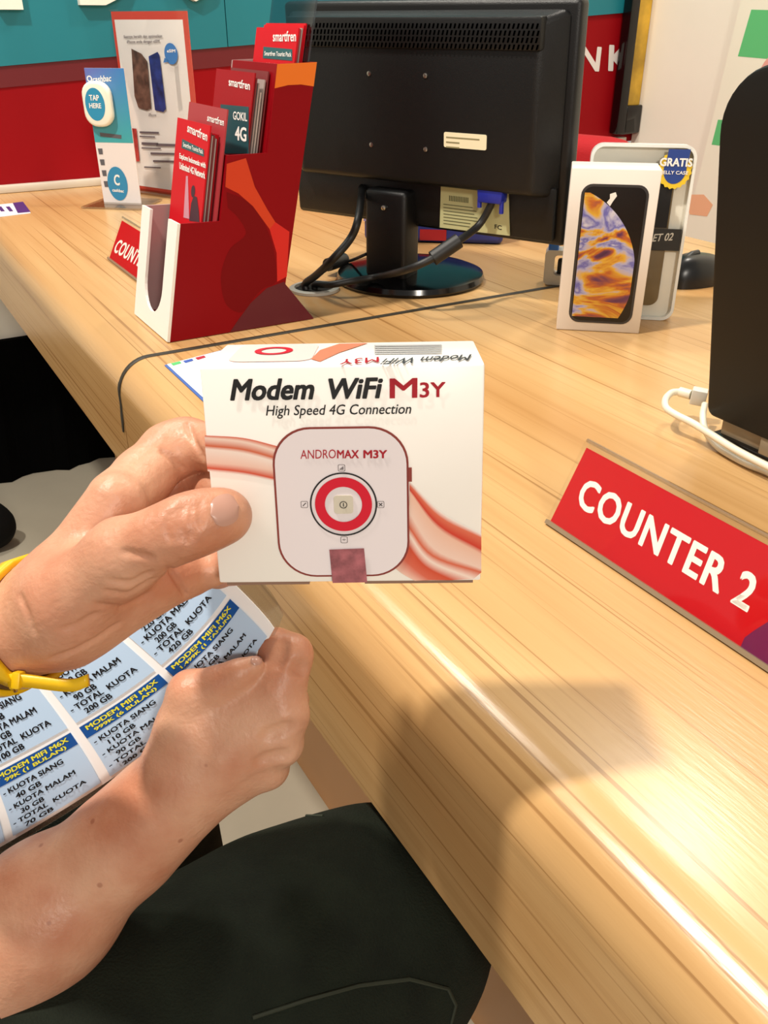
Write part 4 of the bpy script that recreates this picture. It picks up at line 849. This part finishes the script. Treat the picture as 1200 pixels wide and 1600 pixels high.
# ================================================================== a person's arms and legs, grown from a distance field
class Field:
    def __init__(s, lo, hi, h):
        s.lo = np.array(lo, float); s.h = h; s.n = np.ceil((np.array(hi)-s.lo)/h).astype(int)+1
    def new(s): return np.full(s.n, .06, np.float32)
    def sub(s, lo, hi):
        a = np.clip(np.floor((lo-s.lo)/s.h).astype(int), 0, s.n); b = np.clip(np.ceil((hi-s.lo)/s.h).astype(int)+1, 0, s.n)
        return tuple(slice(x, y) for x, y in zip(a, b))
    def pts(s, sl): return [(s.lo[i]+s.h*np.arange(sl[i].start, sl[i].stop)).astype(np.float32) for i in range(3)]
    def cap(s, F_, a, b, ra, rb, k=.006, flat=None, cut=False):
        """blend a tapered capsule into field F_; flat=(axis, factor) squashes it; cut carves instead"""
        a, b = np.array(a, float), np.array(b, float); r = max(ra, rb); m = r+k+.012
        sl = s.sub(np.minimum(a, b)-m, np.maximum(a, b)+m)
        if any(q.stop <= q.start for q in sl): return
        X, Y, Z = s.pts(sl); P = [X[:, None, None]-a[0], Y[None, :, None]-a[1], Z[None, None, :]-a[2]]
        d = b-a; L = float(d@d)+1e-12
        t = np.clip((P[0]*d[0]+P[1]*d[1]+P[2]*d[2])/L, 0, 1).astype(np.float32)
        q = [P[i]-t*d[i] for i in range(3)]
        d2 = q[0]**2+q[1]**2+q[2]**2
        if flat is not None:
            n, fac = np.array(flat[0], float), flat[1]; n /= np.linalg.norm(n); c = q[0]*n[0]+q[1]*n[1]+q[2]*n[2]; d2 = d2+c*c*(1/fac**2-1)
        D = (np.sqrt(d2)-(ra+(rb-ra)*t)).astype(np.float32)
        if flat is not None: D *= (1+flat[1])/2
        o = F_[sl]
        if cut:
            D = -D; h = np.maximum(k-np.abs(o-D), 0)/k; F_[sl] = np.maximum(o, D)+h*h*k*.25
        else:
            h = np.maximum(k-np.abs(o-D), 0)/k; F_[sl] = np.minimum(o, D)-h*h*k*.25
    def chain(s, F_, pts, k=.005, flat=None):
        for (a, ra), (b, rb) in zip(pts[:-1], pts[1:]): s.cap(F_, a, b, ra, rb, k, flat)
    def mesh(s, F_):
        ins = F_ < 0; c = np.zeros(tuple(s.n-1), np.int8)
        sh = [(i, j, k) for i in (0, 1) for j in (0, 1) for k in (0, 1)]
        def at(A, o): return A[o[0]:A.shape[0]-1+o[0], o[1]:A.shape[1]-1+o[1], o[2]:A.shape[2]-1+o[2]]
        for o in sh: c += at(ins, o)
        act = (c > 0) & (c < 8); idx = np.argwhere(act); ids = np.full(act.shape, -1, np.int32); ids[act] = np.arange(len(idx))
        acc = np.zeros((len(idx), 3)); cnt = np.zeros(len(idx)); I = idx.T
        val = {o: F_[I[0]+o[0], I[1]+o[1], I[2]+o[2]] for o in sh}
        for o in sh:
            for ax in range(3):
                if o[ax]: continue
                p = list(o); p[ax] = 1; p = tuple(p); va, vb = val[o], val[p]; mk_ = (va < 0) != (vb < 0)
                tt = np.where(mk_, va/np.where(mk_, va-vb, 1), 0); pos = np.repeat(np.array([o], float), len(idx), 0); pos[:, ax] += tt
                acc += pos*mk_[:, None]; cnt += mk_
        V = s.lo+s.h*(idx+acc/np.maximum(cnt, 1)[:, None]); Fc = []
        for ax in range(3):
            b1, b2 = [q for q in range(3) if q != ax]
            A = [slice(None)]*3; B = [slice(None)]*3; A[ax] = slice(0, -1); B[ax] = slice(1, None)
            e = ins[tuple(A)] != ins[tuple(B)]; E_ = np.argwhere(e); E_ = E_[(E_[:, b1] > 0) & (E_[:, b2] > 0) & (E_[:, b1] < s.n[b1]-1) & (E_[:, b2] < s.n[b2]-1)]
            sg = ins[tuple(A)][tuple(E_.T)]
            def cid(d1, d2): q = E_.copy(); q[:, b1] += d1; q[:, b2] += d2; return ids[tuple(q.T)]
            quad = np.stack([cid(-1, -1), cid(0, -1), cid(0, 0), cid(-1, 0)], 1)
            flip = sg ^ (ax == 1)
            quad[~flip] = quad[~flip][:, ::-1]; Fc.append(quad)
        return V, np.concatenate(Fc)
def mesh_obj(name, parts_, m, parent, iters=2):
    V = []; Fq = []; b = 0
    for v, f in parts_: V.append(v); Fq.append(f+b); b += len(v)
    V = np.concatenate(V); Fq = np.concatenate(Fq)
    for _ in range(iters):            # light Laplacian smoothing
        acc = np.zeros_like(V); cnt = np.zeros(len(V))
        for i in range(4):
            np.add.at(acc, Fq[:, i], V[Fq[:, (i+1) % 4]]+V[Fq[:, i-1]]); np.add.at(cnt, Fq[:, i], 2)
        V = V*.5+.5*acc/np.maximum(cnt, 1)[:, None]
    me = bpy.data.meshes.new(name); n, q = len(V), len(Fq)
    me.vertices.add(n); me.vertices.foreach_set('co', V.astype(np.float32).ravel()); me.loops.add(4*q); me.loops.foreach_set('vertex_index', Fq.astype(np.int32).ravel())
    me.polygons.add(q); me.polygons.foreach_set('loop_start', np.arange(0, 4*q, 4, dtype=np.int32)); me.update(calc_edges=True); me.validate()
    return mko(name, me, m, parent, True)
def J(u, v, d, rpx): return (PD(u, v, d), rpx*d/F)
def bbox(js, pad): 
    P = np.array([j[0] for j in js]); R = max(j[1] for j in js); return P.min(0)-R-pad, P.max(0)+R+pad
VIEW = np.array([0, cP, -sP])          # a fixed direction in the room: from the lap towards the counter

# ---------------- left arm and hand (holds the box)
SCL = .8
def JL(u, v, d, r): return J(u, v, d*SCL, r)
LEl = (np.array([-.365, .355, .69]), .042)
wri = JL(15, 990, .455, 70)
def grip(u, v, rpx, front, eps=.0006):
    # a finger joint that presses on the front (or the back) of the box at this spot
    n = PB2.n; k0 = float((CAM-PB2.o)@n); k1 = float(ray(u, v)@n)
    return J(u, v, (-eps-k0)/(k1-rpx/F) if front else (-bd_+eps-k0)/(k1+rpx/F), rpx)
palm = [(LEl, (PD(-90, 1020, .475*SCL), .027)), ((PD(-90, 1020, .475*SCL), .027), wri), (wri, JL(105, 938, .450, 82)), (JL(95, 935, .455, 68), JL(181, 784, .457, 47)), (JL(100, 965, .448, 80), JL(222, 905, .455, 64)), (JL(110, 930, .458, 66), JL(212, 850, .489, 46)),
        (JL(105, 938, .432, 64), JL(192, 870, .421, 54))]
allj = [a for p in palm for a in p]+[JL(440, 800, .5, 30), JL(330, 650, .47, 40), JL(60, 1050, .45, 60)]
lo, hi = bbox(allj[2:], .012); FL = Field(lo, hi, .00095)
pal = FL.new()
for a, b in palm: FL.cap(pal, a[0], b[0], a[1], b[1], .010)
thumb = [JL(195, 868, .419, 54), JL(248, 842, .411, 46), JL(292, 823, .409, 47), grip(325, 812, 43, True, -.0008), grip(352, 806, 42, True)]
index = [JL(182, 780, .468, 46), JL(224, 745, .492, 43), JL(263, 706, .506, 41), JL(292, 696, .510, 40), grip(348, 702, 36, False), grip(400, 716, 32, False)]
middle = [JL(205, 822, .495, 46), JL(252, 786, .520, 42), JL(300, 768, .524, 39), grip(350, 770, 36, False), grip(410, 780, 31, False)]
ring_ = [JL(215, 858, .484, 46), JL(268, 842, .503, 41), JL(308, 834, .514, 38), grip(355, 835, 34, False), grip(405, 842, 30, False)]
pinky = [JL(232, 893, .455, 52), JL(275, 896, .462, 40), JL(303, 894, .468, 35)]
pinky2 = [JL(331, 889, .467, 29), JL(340, 890, .49, 27), grip(372, 888, 27, False)]
res = pal.copy()
for fg, kk in ((thumb, .010), (index, .0035), (middle, .003), (ring_, .003), (pinky, .005)):
    q = FL.new(); FL.chain(q, fg, .006); h = np.maximum(kk-np.abs(pal-q), 0)/kk; res = np.minimum(res, np.minimum(pal, q)-h*h*kk*.25)
q = FL.new(); FL.chain(q, pinky2, .004); h = np.maximum(.0025-np.abs(res-q), 0)/.0025; res = np.minimum(res, q)-h*h*.0025*.25
def crease(Fd, fld, pts, d0, r=.0011, k=.0022):
    """a skin fold: thin groove along px points at depth d0 (or per point)"""
    P = [PD(p[0], p[1], p[2] if len(p) > 2 else d0) for p in pts]
    for a, b in zip(P[:-1], P[1:]): Fd.cap(fld, a, b, r, r, k, cut=True)
def surf_d(Fd, fld, u, v, d0=.22, d1=.62):
    """distance along the ray to the skin"""
    ds = np.arange(d0, d1, .0006); P = (CAM+ray(u, v)[None]*ds[:, None]-Fd.lo)/Fd.h; I = np.floor(P).astype(int)
    ok = ((I >= 0) & (I < Fd.n-1)).all(1); I = np.clip(I, 0, Fd.n-2); fr = P-I; val = np.zeros(len(ds))
    for o in [(i, j, k) for i in (0, 1) for j in (0, 1) for k in (0, 1)]:
        wgt = np.ones(len(ds))
        for ax in range(3): wgt = wgt*(fr[:, ax] if o[ax] else 1-fr[:, ax])
        val += wgt*fld[I[:, 0]+o[0], I[:, 1]+o[1], I[:, 2]+o[2]]
    val = np.where(ok, val, 1); k = int(np.argmax(val < 0))
    if val[k] >= 0: return None
    return ds[k]-.0006*(val[k]/(val[k]-val[k-1])) if k else ds[k]
def fold(Fd, fld, pts, depth=.0006, r=.0009, k=.0014):
    P = []; base_f = fld.copy()
    for u, v in pts:
        d = surf_d(Fd, base_f, u, v)
        if d: P.append(PD(u, v, d+depth-r))
    for a, b in zip(P[:-1], P[1:]): Fd.cap(fld, a, b, r, r, k, cut=True)
src = res.copy()
def densify(p, n=6):
    o = []
    for a, b in zip(p[:-1], p[1:]): o += [(a[0]+(b[0]-a[0])*i/n, a[1]+(b[1]-a[1])*i/n) for i in range(n)]
    return o+[p[-1]]
for cr, dp in (([(278, 788), (270, 815), (279, 846)], .0007), ([(288, 786), (282, 815), (292, 848)], .0010), ([(299, 784), (297, 812), (303, 843)], .0006), ([(312, 784), (314, 822)], .0005), ([(264, 798), (259, 822), (265, 846)], .0005),
               ([(262, 886), (275, 905), (290, 930)], .0016), ([(294, 662), (304, 690), (318, 716)], .0012), ([(252, 704), (268, 718), (286, 733)], .0010),
               ([(190, 862), (215, 868), (238, 872)], .0006), ([(170, 908), (205, 912), (235, 895)], .0008), ([(165, 925), (200, 930), (240, 905)], .0006), ([(150, 945), (190, 950), (230, 930)], .0006), ([(80, 1030), (115, 1018), (150, 1000), (185, 975)], .0008), ([(30, 930), (42, 960), (52, 990)], .0004), ([(95, 985), (120, 978), (150, 960)], .0004)):
    fold(FL, res, densify(cr), dp)
left_mesh = FL.mesh(res)

# ---------------- right arm and hand (pinches the sheet)
def JR(u, v, d, r): return J(u, v, d*SCR, r)
REl = (PD(-150, 1660, .525*SCR), .046)
arm = [(REl, (PD(75, 1422, .525*SCR), .0345)), ((PD(75, 1422, .525*SCR), .0345), JR(200, 1312, .522, 73)), (JR(200, 1312, .522, 73), JR(262, 1250, .518, 66)), (JR(262, 1250, .518, 64), JR(320, 1190, .512, 56))]
meta = [(JR(285, 1205, .510, 50), JR(436, 1082, .505, 36)), (JR(300, 1215, .508, 52), JR(444, 1119, .503, 33)), (JR(305, 1228, .512, 46), JR(438, 1163, .508, 30)), (JR(312, 1246, .518, 40), JR(416, 1200, .518, 29)), (JR(272, 1178, .506, 42), JR(300, 1086, .498, 36)), (JR(298, 1140, .504, 46), JR(420, 1076, .501, 34))]
allr = [a for p in arm+meta for a in p]+[JR(470, 990, .5, 40), JR(450, 1100, .57, 30), JR(380, 1000, .48, 20)]
lo, hi = bbox(allr[1:], .014); FR = Field(lo, hi, .0015)
pr = FR.new()
for a, b in arm: FR.cap(pr, a[0], b[0], a[1], b[1], .02)
for a, b in meta: FR.cap(pr, a[0], b[0], a[1], b[1], .010)
for a, b in ((JR(345, 1170, .4930, 5), JR(432, 1088, .4930, 7)), (JR(345, 1190, .4915, 5), JR(440, 1120, .4915, 7)), (JR(345, 1210, .4955, 5), JR(434, 1163, .4965, 7)), (JR(345, 1232, .505, 5), JR(412, 1199, .509, 7))): FR.cap(pr, a[0], b[0], a[1], b[1], .009)
for c, r in ((JR(452, 1118, .4975, 24), 0), (JR(445, 1164, .502, 22), 0), (JR(440, 1078, .499, 26), 0), (JR(424, 1200, .514, 20), 0)): FR.cap(pr, c[0], c[0]+1e-5, c[1], c[1], .008)
th2 = [JR(300, 1084, .498, 36), JR(343, 1066, .493, 24), JR(372, 1052, .4905, 19), JR(397, 1039, .4905, 15)]
ix2 = [JR(436, 1082, .505, 36), JR(447, 1047, .501, 32), JR(457, 1022, .501, 29), JR(432, 1009, .510, 25), JR(410, 1026, .5165, 19)]
mi2 = [JR(444, 1119, .503, 33), JR(452, 1095, .530, 27), JR(425, 1075, .545, 25), JR(395, 1075, .540, 21)]
ri2 = [JR(438, 1163, .508, 30), JR(445, 1140, .536, 26), JR(415, 1120, .552, 24), JR(385, 1115, .546, 20)]
pi2 = [JR(416, 1200, .518, 29), JR(425, 1180, .542, 23), JR(400, 1160, .555, 21), JR(375, 1150, .55, 18)]
res2 = pr.copy()
for fg in (th2, ix2, mi2, ri2, pi2):
    q = pr.copy(); FR.chain(q, fg, .006); res2 = np.minimum(res2, q)
for cr, dp in (([(462, 1042), (478, 1048)], .0005), ([(455, 1138), (440, 1142), (415, 1150)], .0005), ([(450, 1182), (430, 1184), (405, 1192)], .0005), ([(440, 1000), (437, 1020), (430, 1038)], .0003)):
    fold(FR, res2, densify(cr), dp, r=.0018, k=.004)
right_mesh = FR.mesh(res2)

# ---------------- trunk, neck and head (outside the photograph), coarse
SHR = np.array([-.40, .06, .87]); SHL = np.array([-.60, .40, .87]); HIP = np.array([-.50, .20, .52]); CHE = (SHR+SHL)/2
FB = Field((-.85, -.25, .35), (-.05, .70, 1.32), .010); tb_ = FB.new()
def bc_(a, b, ra, rb, k=.03, flat=None): FB.cap(tb_, a, b, ra, rb, k, flat)
bc_(HIP+ZV*.03, CHE-ZV*.1, .110, .135); bc_(SHR+DV*.04, SHL-DV*.04, .062, .062); bc_(CHE, CHE+ZV*.12+NV*.03, .055, .05)
HD = CHE+ZV*.24+NV*.05; bc_(HD, HD+ZV*.03, .078, .080); bc_(HD+NV*.02-ZV*.05, HD+NV*.03-ZV*.06, .055, .05); bc_(HD+NV*.085, HD+NV*.102-ZV*.02, .010, .014, .012)
bc_(HD+NV*.078-ZV*.052, HD+NV*.08-ZV*.056, .016, .016, .01)
for sd in (-1, 1): bc_(HD+DV*sd*.078-ZV*.01, HD+DV*sd*.08+ZV*.01, .016, .018, .008); FB.cap(tb_, HD+NV*.082+DV*sd*.03+ZV*.012, HD+NV*.09+DV*sd*.032+ZV*.012, .012, .012, .01, cut=True)
bc_(SHR, REl[0], .052, .044); bc_(SHL, LEl[0], .052, .044)
bc_(LEl[0], PD(-90, 1020, .475*SCL), .041, .025); bc_(REl[0], PD(75, 1422, .525*SCR), .042, .031)
trunk = FB.mesh(tb_)
person = thing('person', 'seated person in dark green trousers holding a white box and a price sheet', 'person', (-.5, .2, 0))
off = np.array([-.5, .2, 0])
def shift(m_): return m_[0]-off, m_[1]
body = mesh_obj('body', [shift(left_mesh), shift(right_mesh), shift(trunk)], SKIN, person, 2)
# thumb nail
def nail(pts_px, Fd, fld, lift, name='nail', n=10):
    """small curved plate lying on the skin: rows across the nail"""
    (c0, c1, w0, w1) = pts_px; V = []; 
    for i in range(n+1):
        for j in range(n+1):
            s_, t_ = i/n, j/n*2-1; e = math.sqrt(max(0, 1-abs(2*s_-1)**2.6))*.97+.03
            u = c0[0]+(c1[0]-c0[0])*s_+w0[0]*t_*e; v = c0[1]+(c1[1]-c0[1])*s_+w0[1]*t_*e
            d = surf_d(Fd, fld, u, v) or .4
            V.append(PD(u, v, d-lift*(1-.5*t_*t_))-off)
    fcs = [(i*(n+1)+j, (i+1)*(n+1)+j, (i+1)*(n+1)+j+1, i*(n+1)+j+1) for i in range(n) for j in range(n)]
    return mk(name, V, fcs, mat('nail', 'B78B7A', .3), person, True)
nail(((329, 804), (373, 790), (6, 24), 0), FL, src, .0007)
nail(((392, 1035), (410, 1029), (3, 7), 0), FR, res2, .0006)

# ---------------- clothes
FT = Field((-.85, -.25, .40), (-.15, .70, 1.08), .010); ts = FT.new()
def tc_(a, b, ra, rb, k=.03): FT.cap(ts, a, b, ra, rb, k)
tc_(HIP+ZV*.045, CHE-ZV*.1, .128, .148); tc_(SHR+DV*.03, SHL-DV*.03, .074, .074); tc_(CHE, CHE+ZV*.05+NV*.01, .07, .066)
tc_(SHR, SHR+(REl[0]-SHR)*.5, .068, .066); tc_(SHL, SHL+(LEl[0]-SHL)*.5, .068, .066)
mesh_obj('shirt', [shift(FT.mesh(ts))], mat('shirt_charcoal', '2A2C30', .8, bump=.3, bscale=500), person, 2)
KR = np.array([-.014, .366, .526]); KL = np.array([-.215, .515, .52]); HR = HIP-DV*.09+NV*.0; HL = HIP+DV*.09
AR = np.array([-.035, .355, .10]); AL = np.array([-.20, .56, .10])
FP = Field((-.75, -.05, .05), (.14, .75, .68), .0065); tp = FP.new()
def tq(a, b, ra, rb, k=.025): FP.cap(tp, a, b, ra, rb, k)
tq(HR, HL, .115, .115); tq(HR, KR-NV*.05, .098, .080); tq(KR-NV*.05, KR+NV*.012, .080, .073); tq(KR+NV*.004, AR, .072, .058); tq(HL, KL, .098, .076); tq(KL, AL, .072, .058)
PANT = mat('trousers_dark_green', '161C13', .9, noise=.25, nscale=40, bump=.5, bscale=700, spec=.25)
pan = mesh_obj('trousers', [shift(FP.mesh(tp))], PANT, person, 3)
def seam(pts, name='seam'):
    P = []
    for u, v in densify(pts, 5):
        d = surf_d(FP, tp, u, v, .25, .75)
        if d: P.append(PD(u, v, d-.0006)-off)
    if len(P) > 2: G().tube(P, .0011, 6).build(name, mat('seam_thread', '262C1E', .8), pan, smooth=True)
seam([(385, 1268), (440, 1274), (505, 1275)]); seam([(395, 1590), (480, 1562), (560, 1540), (640, 1530), (700, 1545)]); seam([(700, 1545), (712, 1570), (705, 1598)])
SHO = mat('shoe_black', '0D0D0E', .45)
for A_k in (AR, AL):
    FS = Field(A_k+np.array([-.12, -.12, -.115]), A_k+np.array([.30, .26, .05]), .006); q = FS.new()
    b0_ = np.array([A_k[0], A_k[1], .045]); FS.cap(q, b0_-NV*.03, b0_+NV*.17, .042, .036, .02); FS.cap(q, b0_, A_k-ZV*.01, .042, .046, .02)
    V, Fq = FS.mesh(q); V[:, 2] = np.maximum(V[:, 2], .002); mesh_obj('shoe', [shift((V, Fq))], SHO, person, 1)
# hair
FH = Field(HD-.14, HD+.16, .008); q = FH.new(); FH.cap(q, HD+ZV*.028-NV*.012, HD+ZV*.04-NV*.012, .086, .084, .01); FH.cap(q, HD+NV*.10-ZV*.035, HD+NV*.10-ZV*.03, .075, .07, .01, cut=True)
mesh_obj('hair', [shift(FH.mesh(q))], mat('hair_dark', '1A120D', .6), person, 1)

# ---------------- stool under the person
stool = thing('stool', 'black round stool under the seated person', 'stool', (HIP[0], HIP[1], 0))
G().lathe([(.02, .365), (.16, .368), (.17, .38), (.17, .398), (.16, .408), (.02, .41)], 40).build('seat', BLKPL, stool, smooth=True)
for k in range(4):
    a = math.pi/4+k*math.pi/2; G().tube([(.10*math.cos(a), .10*math.sin(a), .37), (.17*math.cos(a), .17*math.sin(a), .001)], .012, 10).build('leg', mat('stool_steel', 'A8A8A8', .3, 1), stool, smooth=True)

# ---------------- yellow watch on the left wrist
wa = (wri[0]-PD(-90, 1020, .475*SCL)); wa /= np.linalg.norm(wa)
WC = PD(24, 984, .4565*SCL); e1 = np.cross(wa, VIEW); e1 /= np.linalg.norm(e1); e2 = np.cross(wa, e1)
if e1[2] < 0: e1 = -e1; e2 = -e2
watch = thing('wristwatch', 'bright yellow rubber strapped wristwatch on the left wrist', 'watch', WC)
YELL = mat('watch_yellow', 'E2B400', .4, bump=.1, bscale=200)
def skin_r(a, w):
    """distance from the watch's axis to the skin of the wrist"""
    d = e1*math.cos(a)+e2*math.sin(a); rs = np.arange(.010, .045, .0003); P = (WC+wa*w+d[None]*rs[:, None]-FL.lo)/FL.h; I = np.clip(np.round(P).astype(int), 0, FL.n-1)
    val = src[I[:, 0], I[:, 1], I[:, 2]]; k = int(np.argmax(val > 0)); return rs[k] if val[k] > 0 else .03
NA = 72; ANG = [2*math.pi*i/NA for i in range(NA)]
def wrap(w0, w1):
    r = np.array([max(skin_r(a, w0+(w1-w0)*k/4) for k in range(5)) for a in ANG])
    for _ in range(3): r = np.maximum(r, (np.roll(r, 1)+r+np.roll(r, -1))/3)
    return r-.0002
def band(w0, w1, th, name, m=YELL):
    r = wrap(w0, w1); V = []
    for a, ri in zip(ANG, r):
        d = e1*math.cos(a)+e2*math.sin(a)
        V += [d*ri+wa*w0, d*ri+wa*w1, d*(ri+th)+wa*w1, d*(ri+th)+wa*w0]
    mk(name, V, [(4*i+k, 4*i+(k+1) % 4, (4*i+4) % (4*NA)+(k+1) % 4, (4*i+4) % (4*NA)+k) for i in range(NA) for k in range(4)], m, watch, True); return r
band(-.010, -.0032, .0032, 'strap'); R2_ = band(.0032, .010, .0032, 'strap'); band(-.0032, .0032, .0018, 'strap_lining', mat('strap_dark', '4A2C08', .6))
near = 1 if e2@VIEW < 0 else -1                     # which way round the wrist the viewer is
def on_strap(deg, w, lift):
    a = math.radians(deg)*near; d = e1*math.cos(a)+e2*math.sin(a); r = float(np.interp((a % (2*math.pi)), ANG+[2*math.pi], list(R2_)+[R2_[0]])); return d*(r+lift), d
# loose end of the strap, lying on the lower run and pointing towards the hand
t0_, td_ = on_strap(150, .006, .0030); t1_, _ = on_strap(135, .0095, .0030); t0_ = t0_+wa*.004; t1_ = t1_+wa*.0095
dpt = float((t1_+WC-CAM)@VIEW)
P_ = spline([t0_, t1_, PD(104, 1072, dpt-.001)-WC, PD(136, 1064, dpt-.001)-WC], 6); V = []; up_ = np.array([0, .2, 1.]); up_ /= np.linalg.norm(up_)
for p in P_: V += [p-up_*.0026, p+up_*.0026, p+up_*.0026+VIEW*.003, p-up_*.0026+VIEW*.003]
n = len(P_)-1; mk('strap_tail', V, [(4*i+k, 4*i+(k+1) % 4, 4*i+4+(k+1) % 4, 4*i+4+k) for i in range(n) for k in range(4)]+[(3, 2, 1, 0), (4*n, 4*n+1, 4*n+2, 4*n+3)], YELL, watch, True)
def frame_at(o, x, z, p):
    x = x/np.linalg.norm(x); z = z-x*(z@x); z = z/np.linalg.norm(z); y = np.cross(z, x); mm = Matrix.Identity(4)
    for i in range(3): mm[i][0] = x[i]; mm[i][1] = y[i]; mm[i][2] = z[i]; mm[i][3] = p[i]
    o.matrix_local = mm
frame_at(G().box(-.0018, .0018, -.0034, .0034, -.0038, .0014).build('keeper', YELL, watch, bevel=.0008), P_[9]-P_[6], -VIEW, P_[7])
kp_, kd_ = on_strap(35, 0, .0028); frame_at(G().lathe([(.0020, 0), (.0020, .0010), (.001, .0014)], 14).build('strap_screw', MATS['screw_steel'], watch), wa, kd_, kp_+wa*.0066)
zc = -e2*near; rc = max(skin_r(math.atan2(zc@e2, zc@e1)+q*.2, w) for q in (-2, -1, 0, 1, 2) for w in (-.008, 0, .008))
frame_at(G().lathe([(.001, 0), (.0185, 0), (.0195, .003), (.0195, .008), (.0175, .010), (.001, .0102)], 40).build('watch_case', BLKPL, watch, smooth=True), wa, zc, zc*(rc-.0006))
# ---------------- black bag on the floor
bg_ = PZ(-70, 872, .0); bag = thing('bag', 'black fabric bag on the pale floor tiles', 'bag', (bg_[0], bg_[1], 0), YW)
FG = Field((-.16, -.10, -.01), (.17, .10, .30), .008); q = FG.new()
FG.cap(q, (-.08, 0, .055), (.085, 0, .055), .055, .055, .03, flat=((0, 1, 0), .8)); FG.cap(q, (-.06, 0, .10), (.055, 0, .10), .05, .05, .03, flat=((0, 1, 0), .8))
V, Fq = FG.mesh(q); V[:, 2] = np.maximum(V[:, 2], .001); mesh_obj('pouch', [(V, Fq)], mat('bag_black', '060606', .8, spec=.2), bag, 2)
for y in (-.02, .02): G().tube(spline([(-.05, y, .13), (-.03, y, .20), (.03, y, .20), (.05, y, .13)], 6), .006, 8).build('handle', MATS['bag_black'], bag, smooth=True)
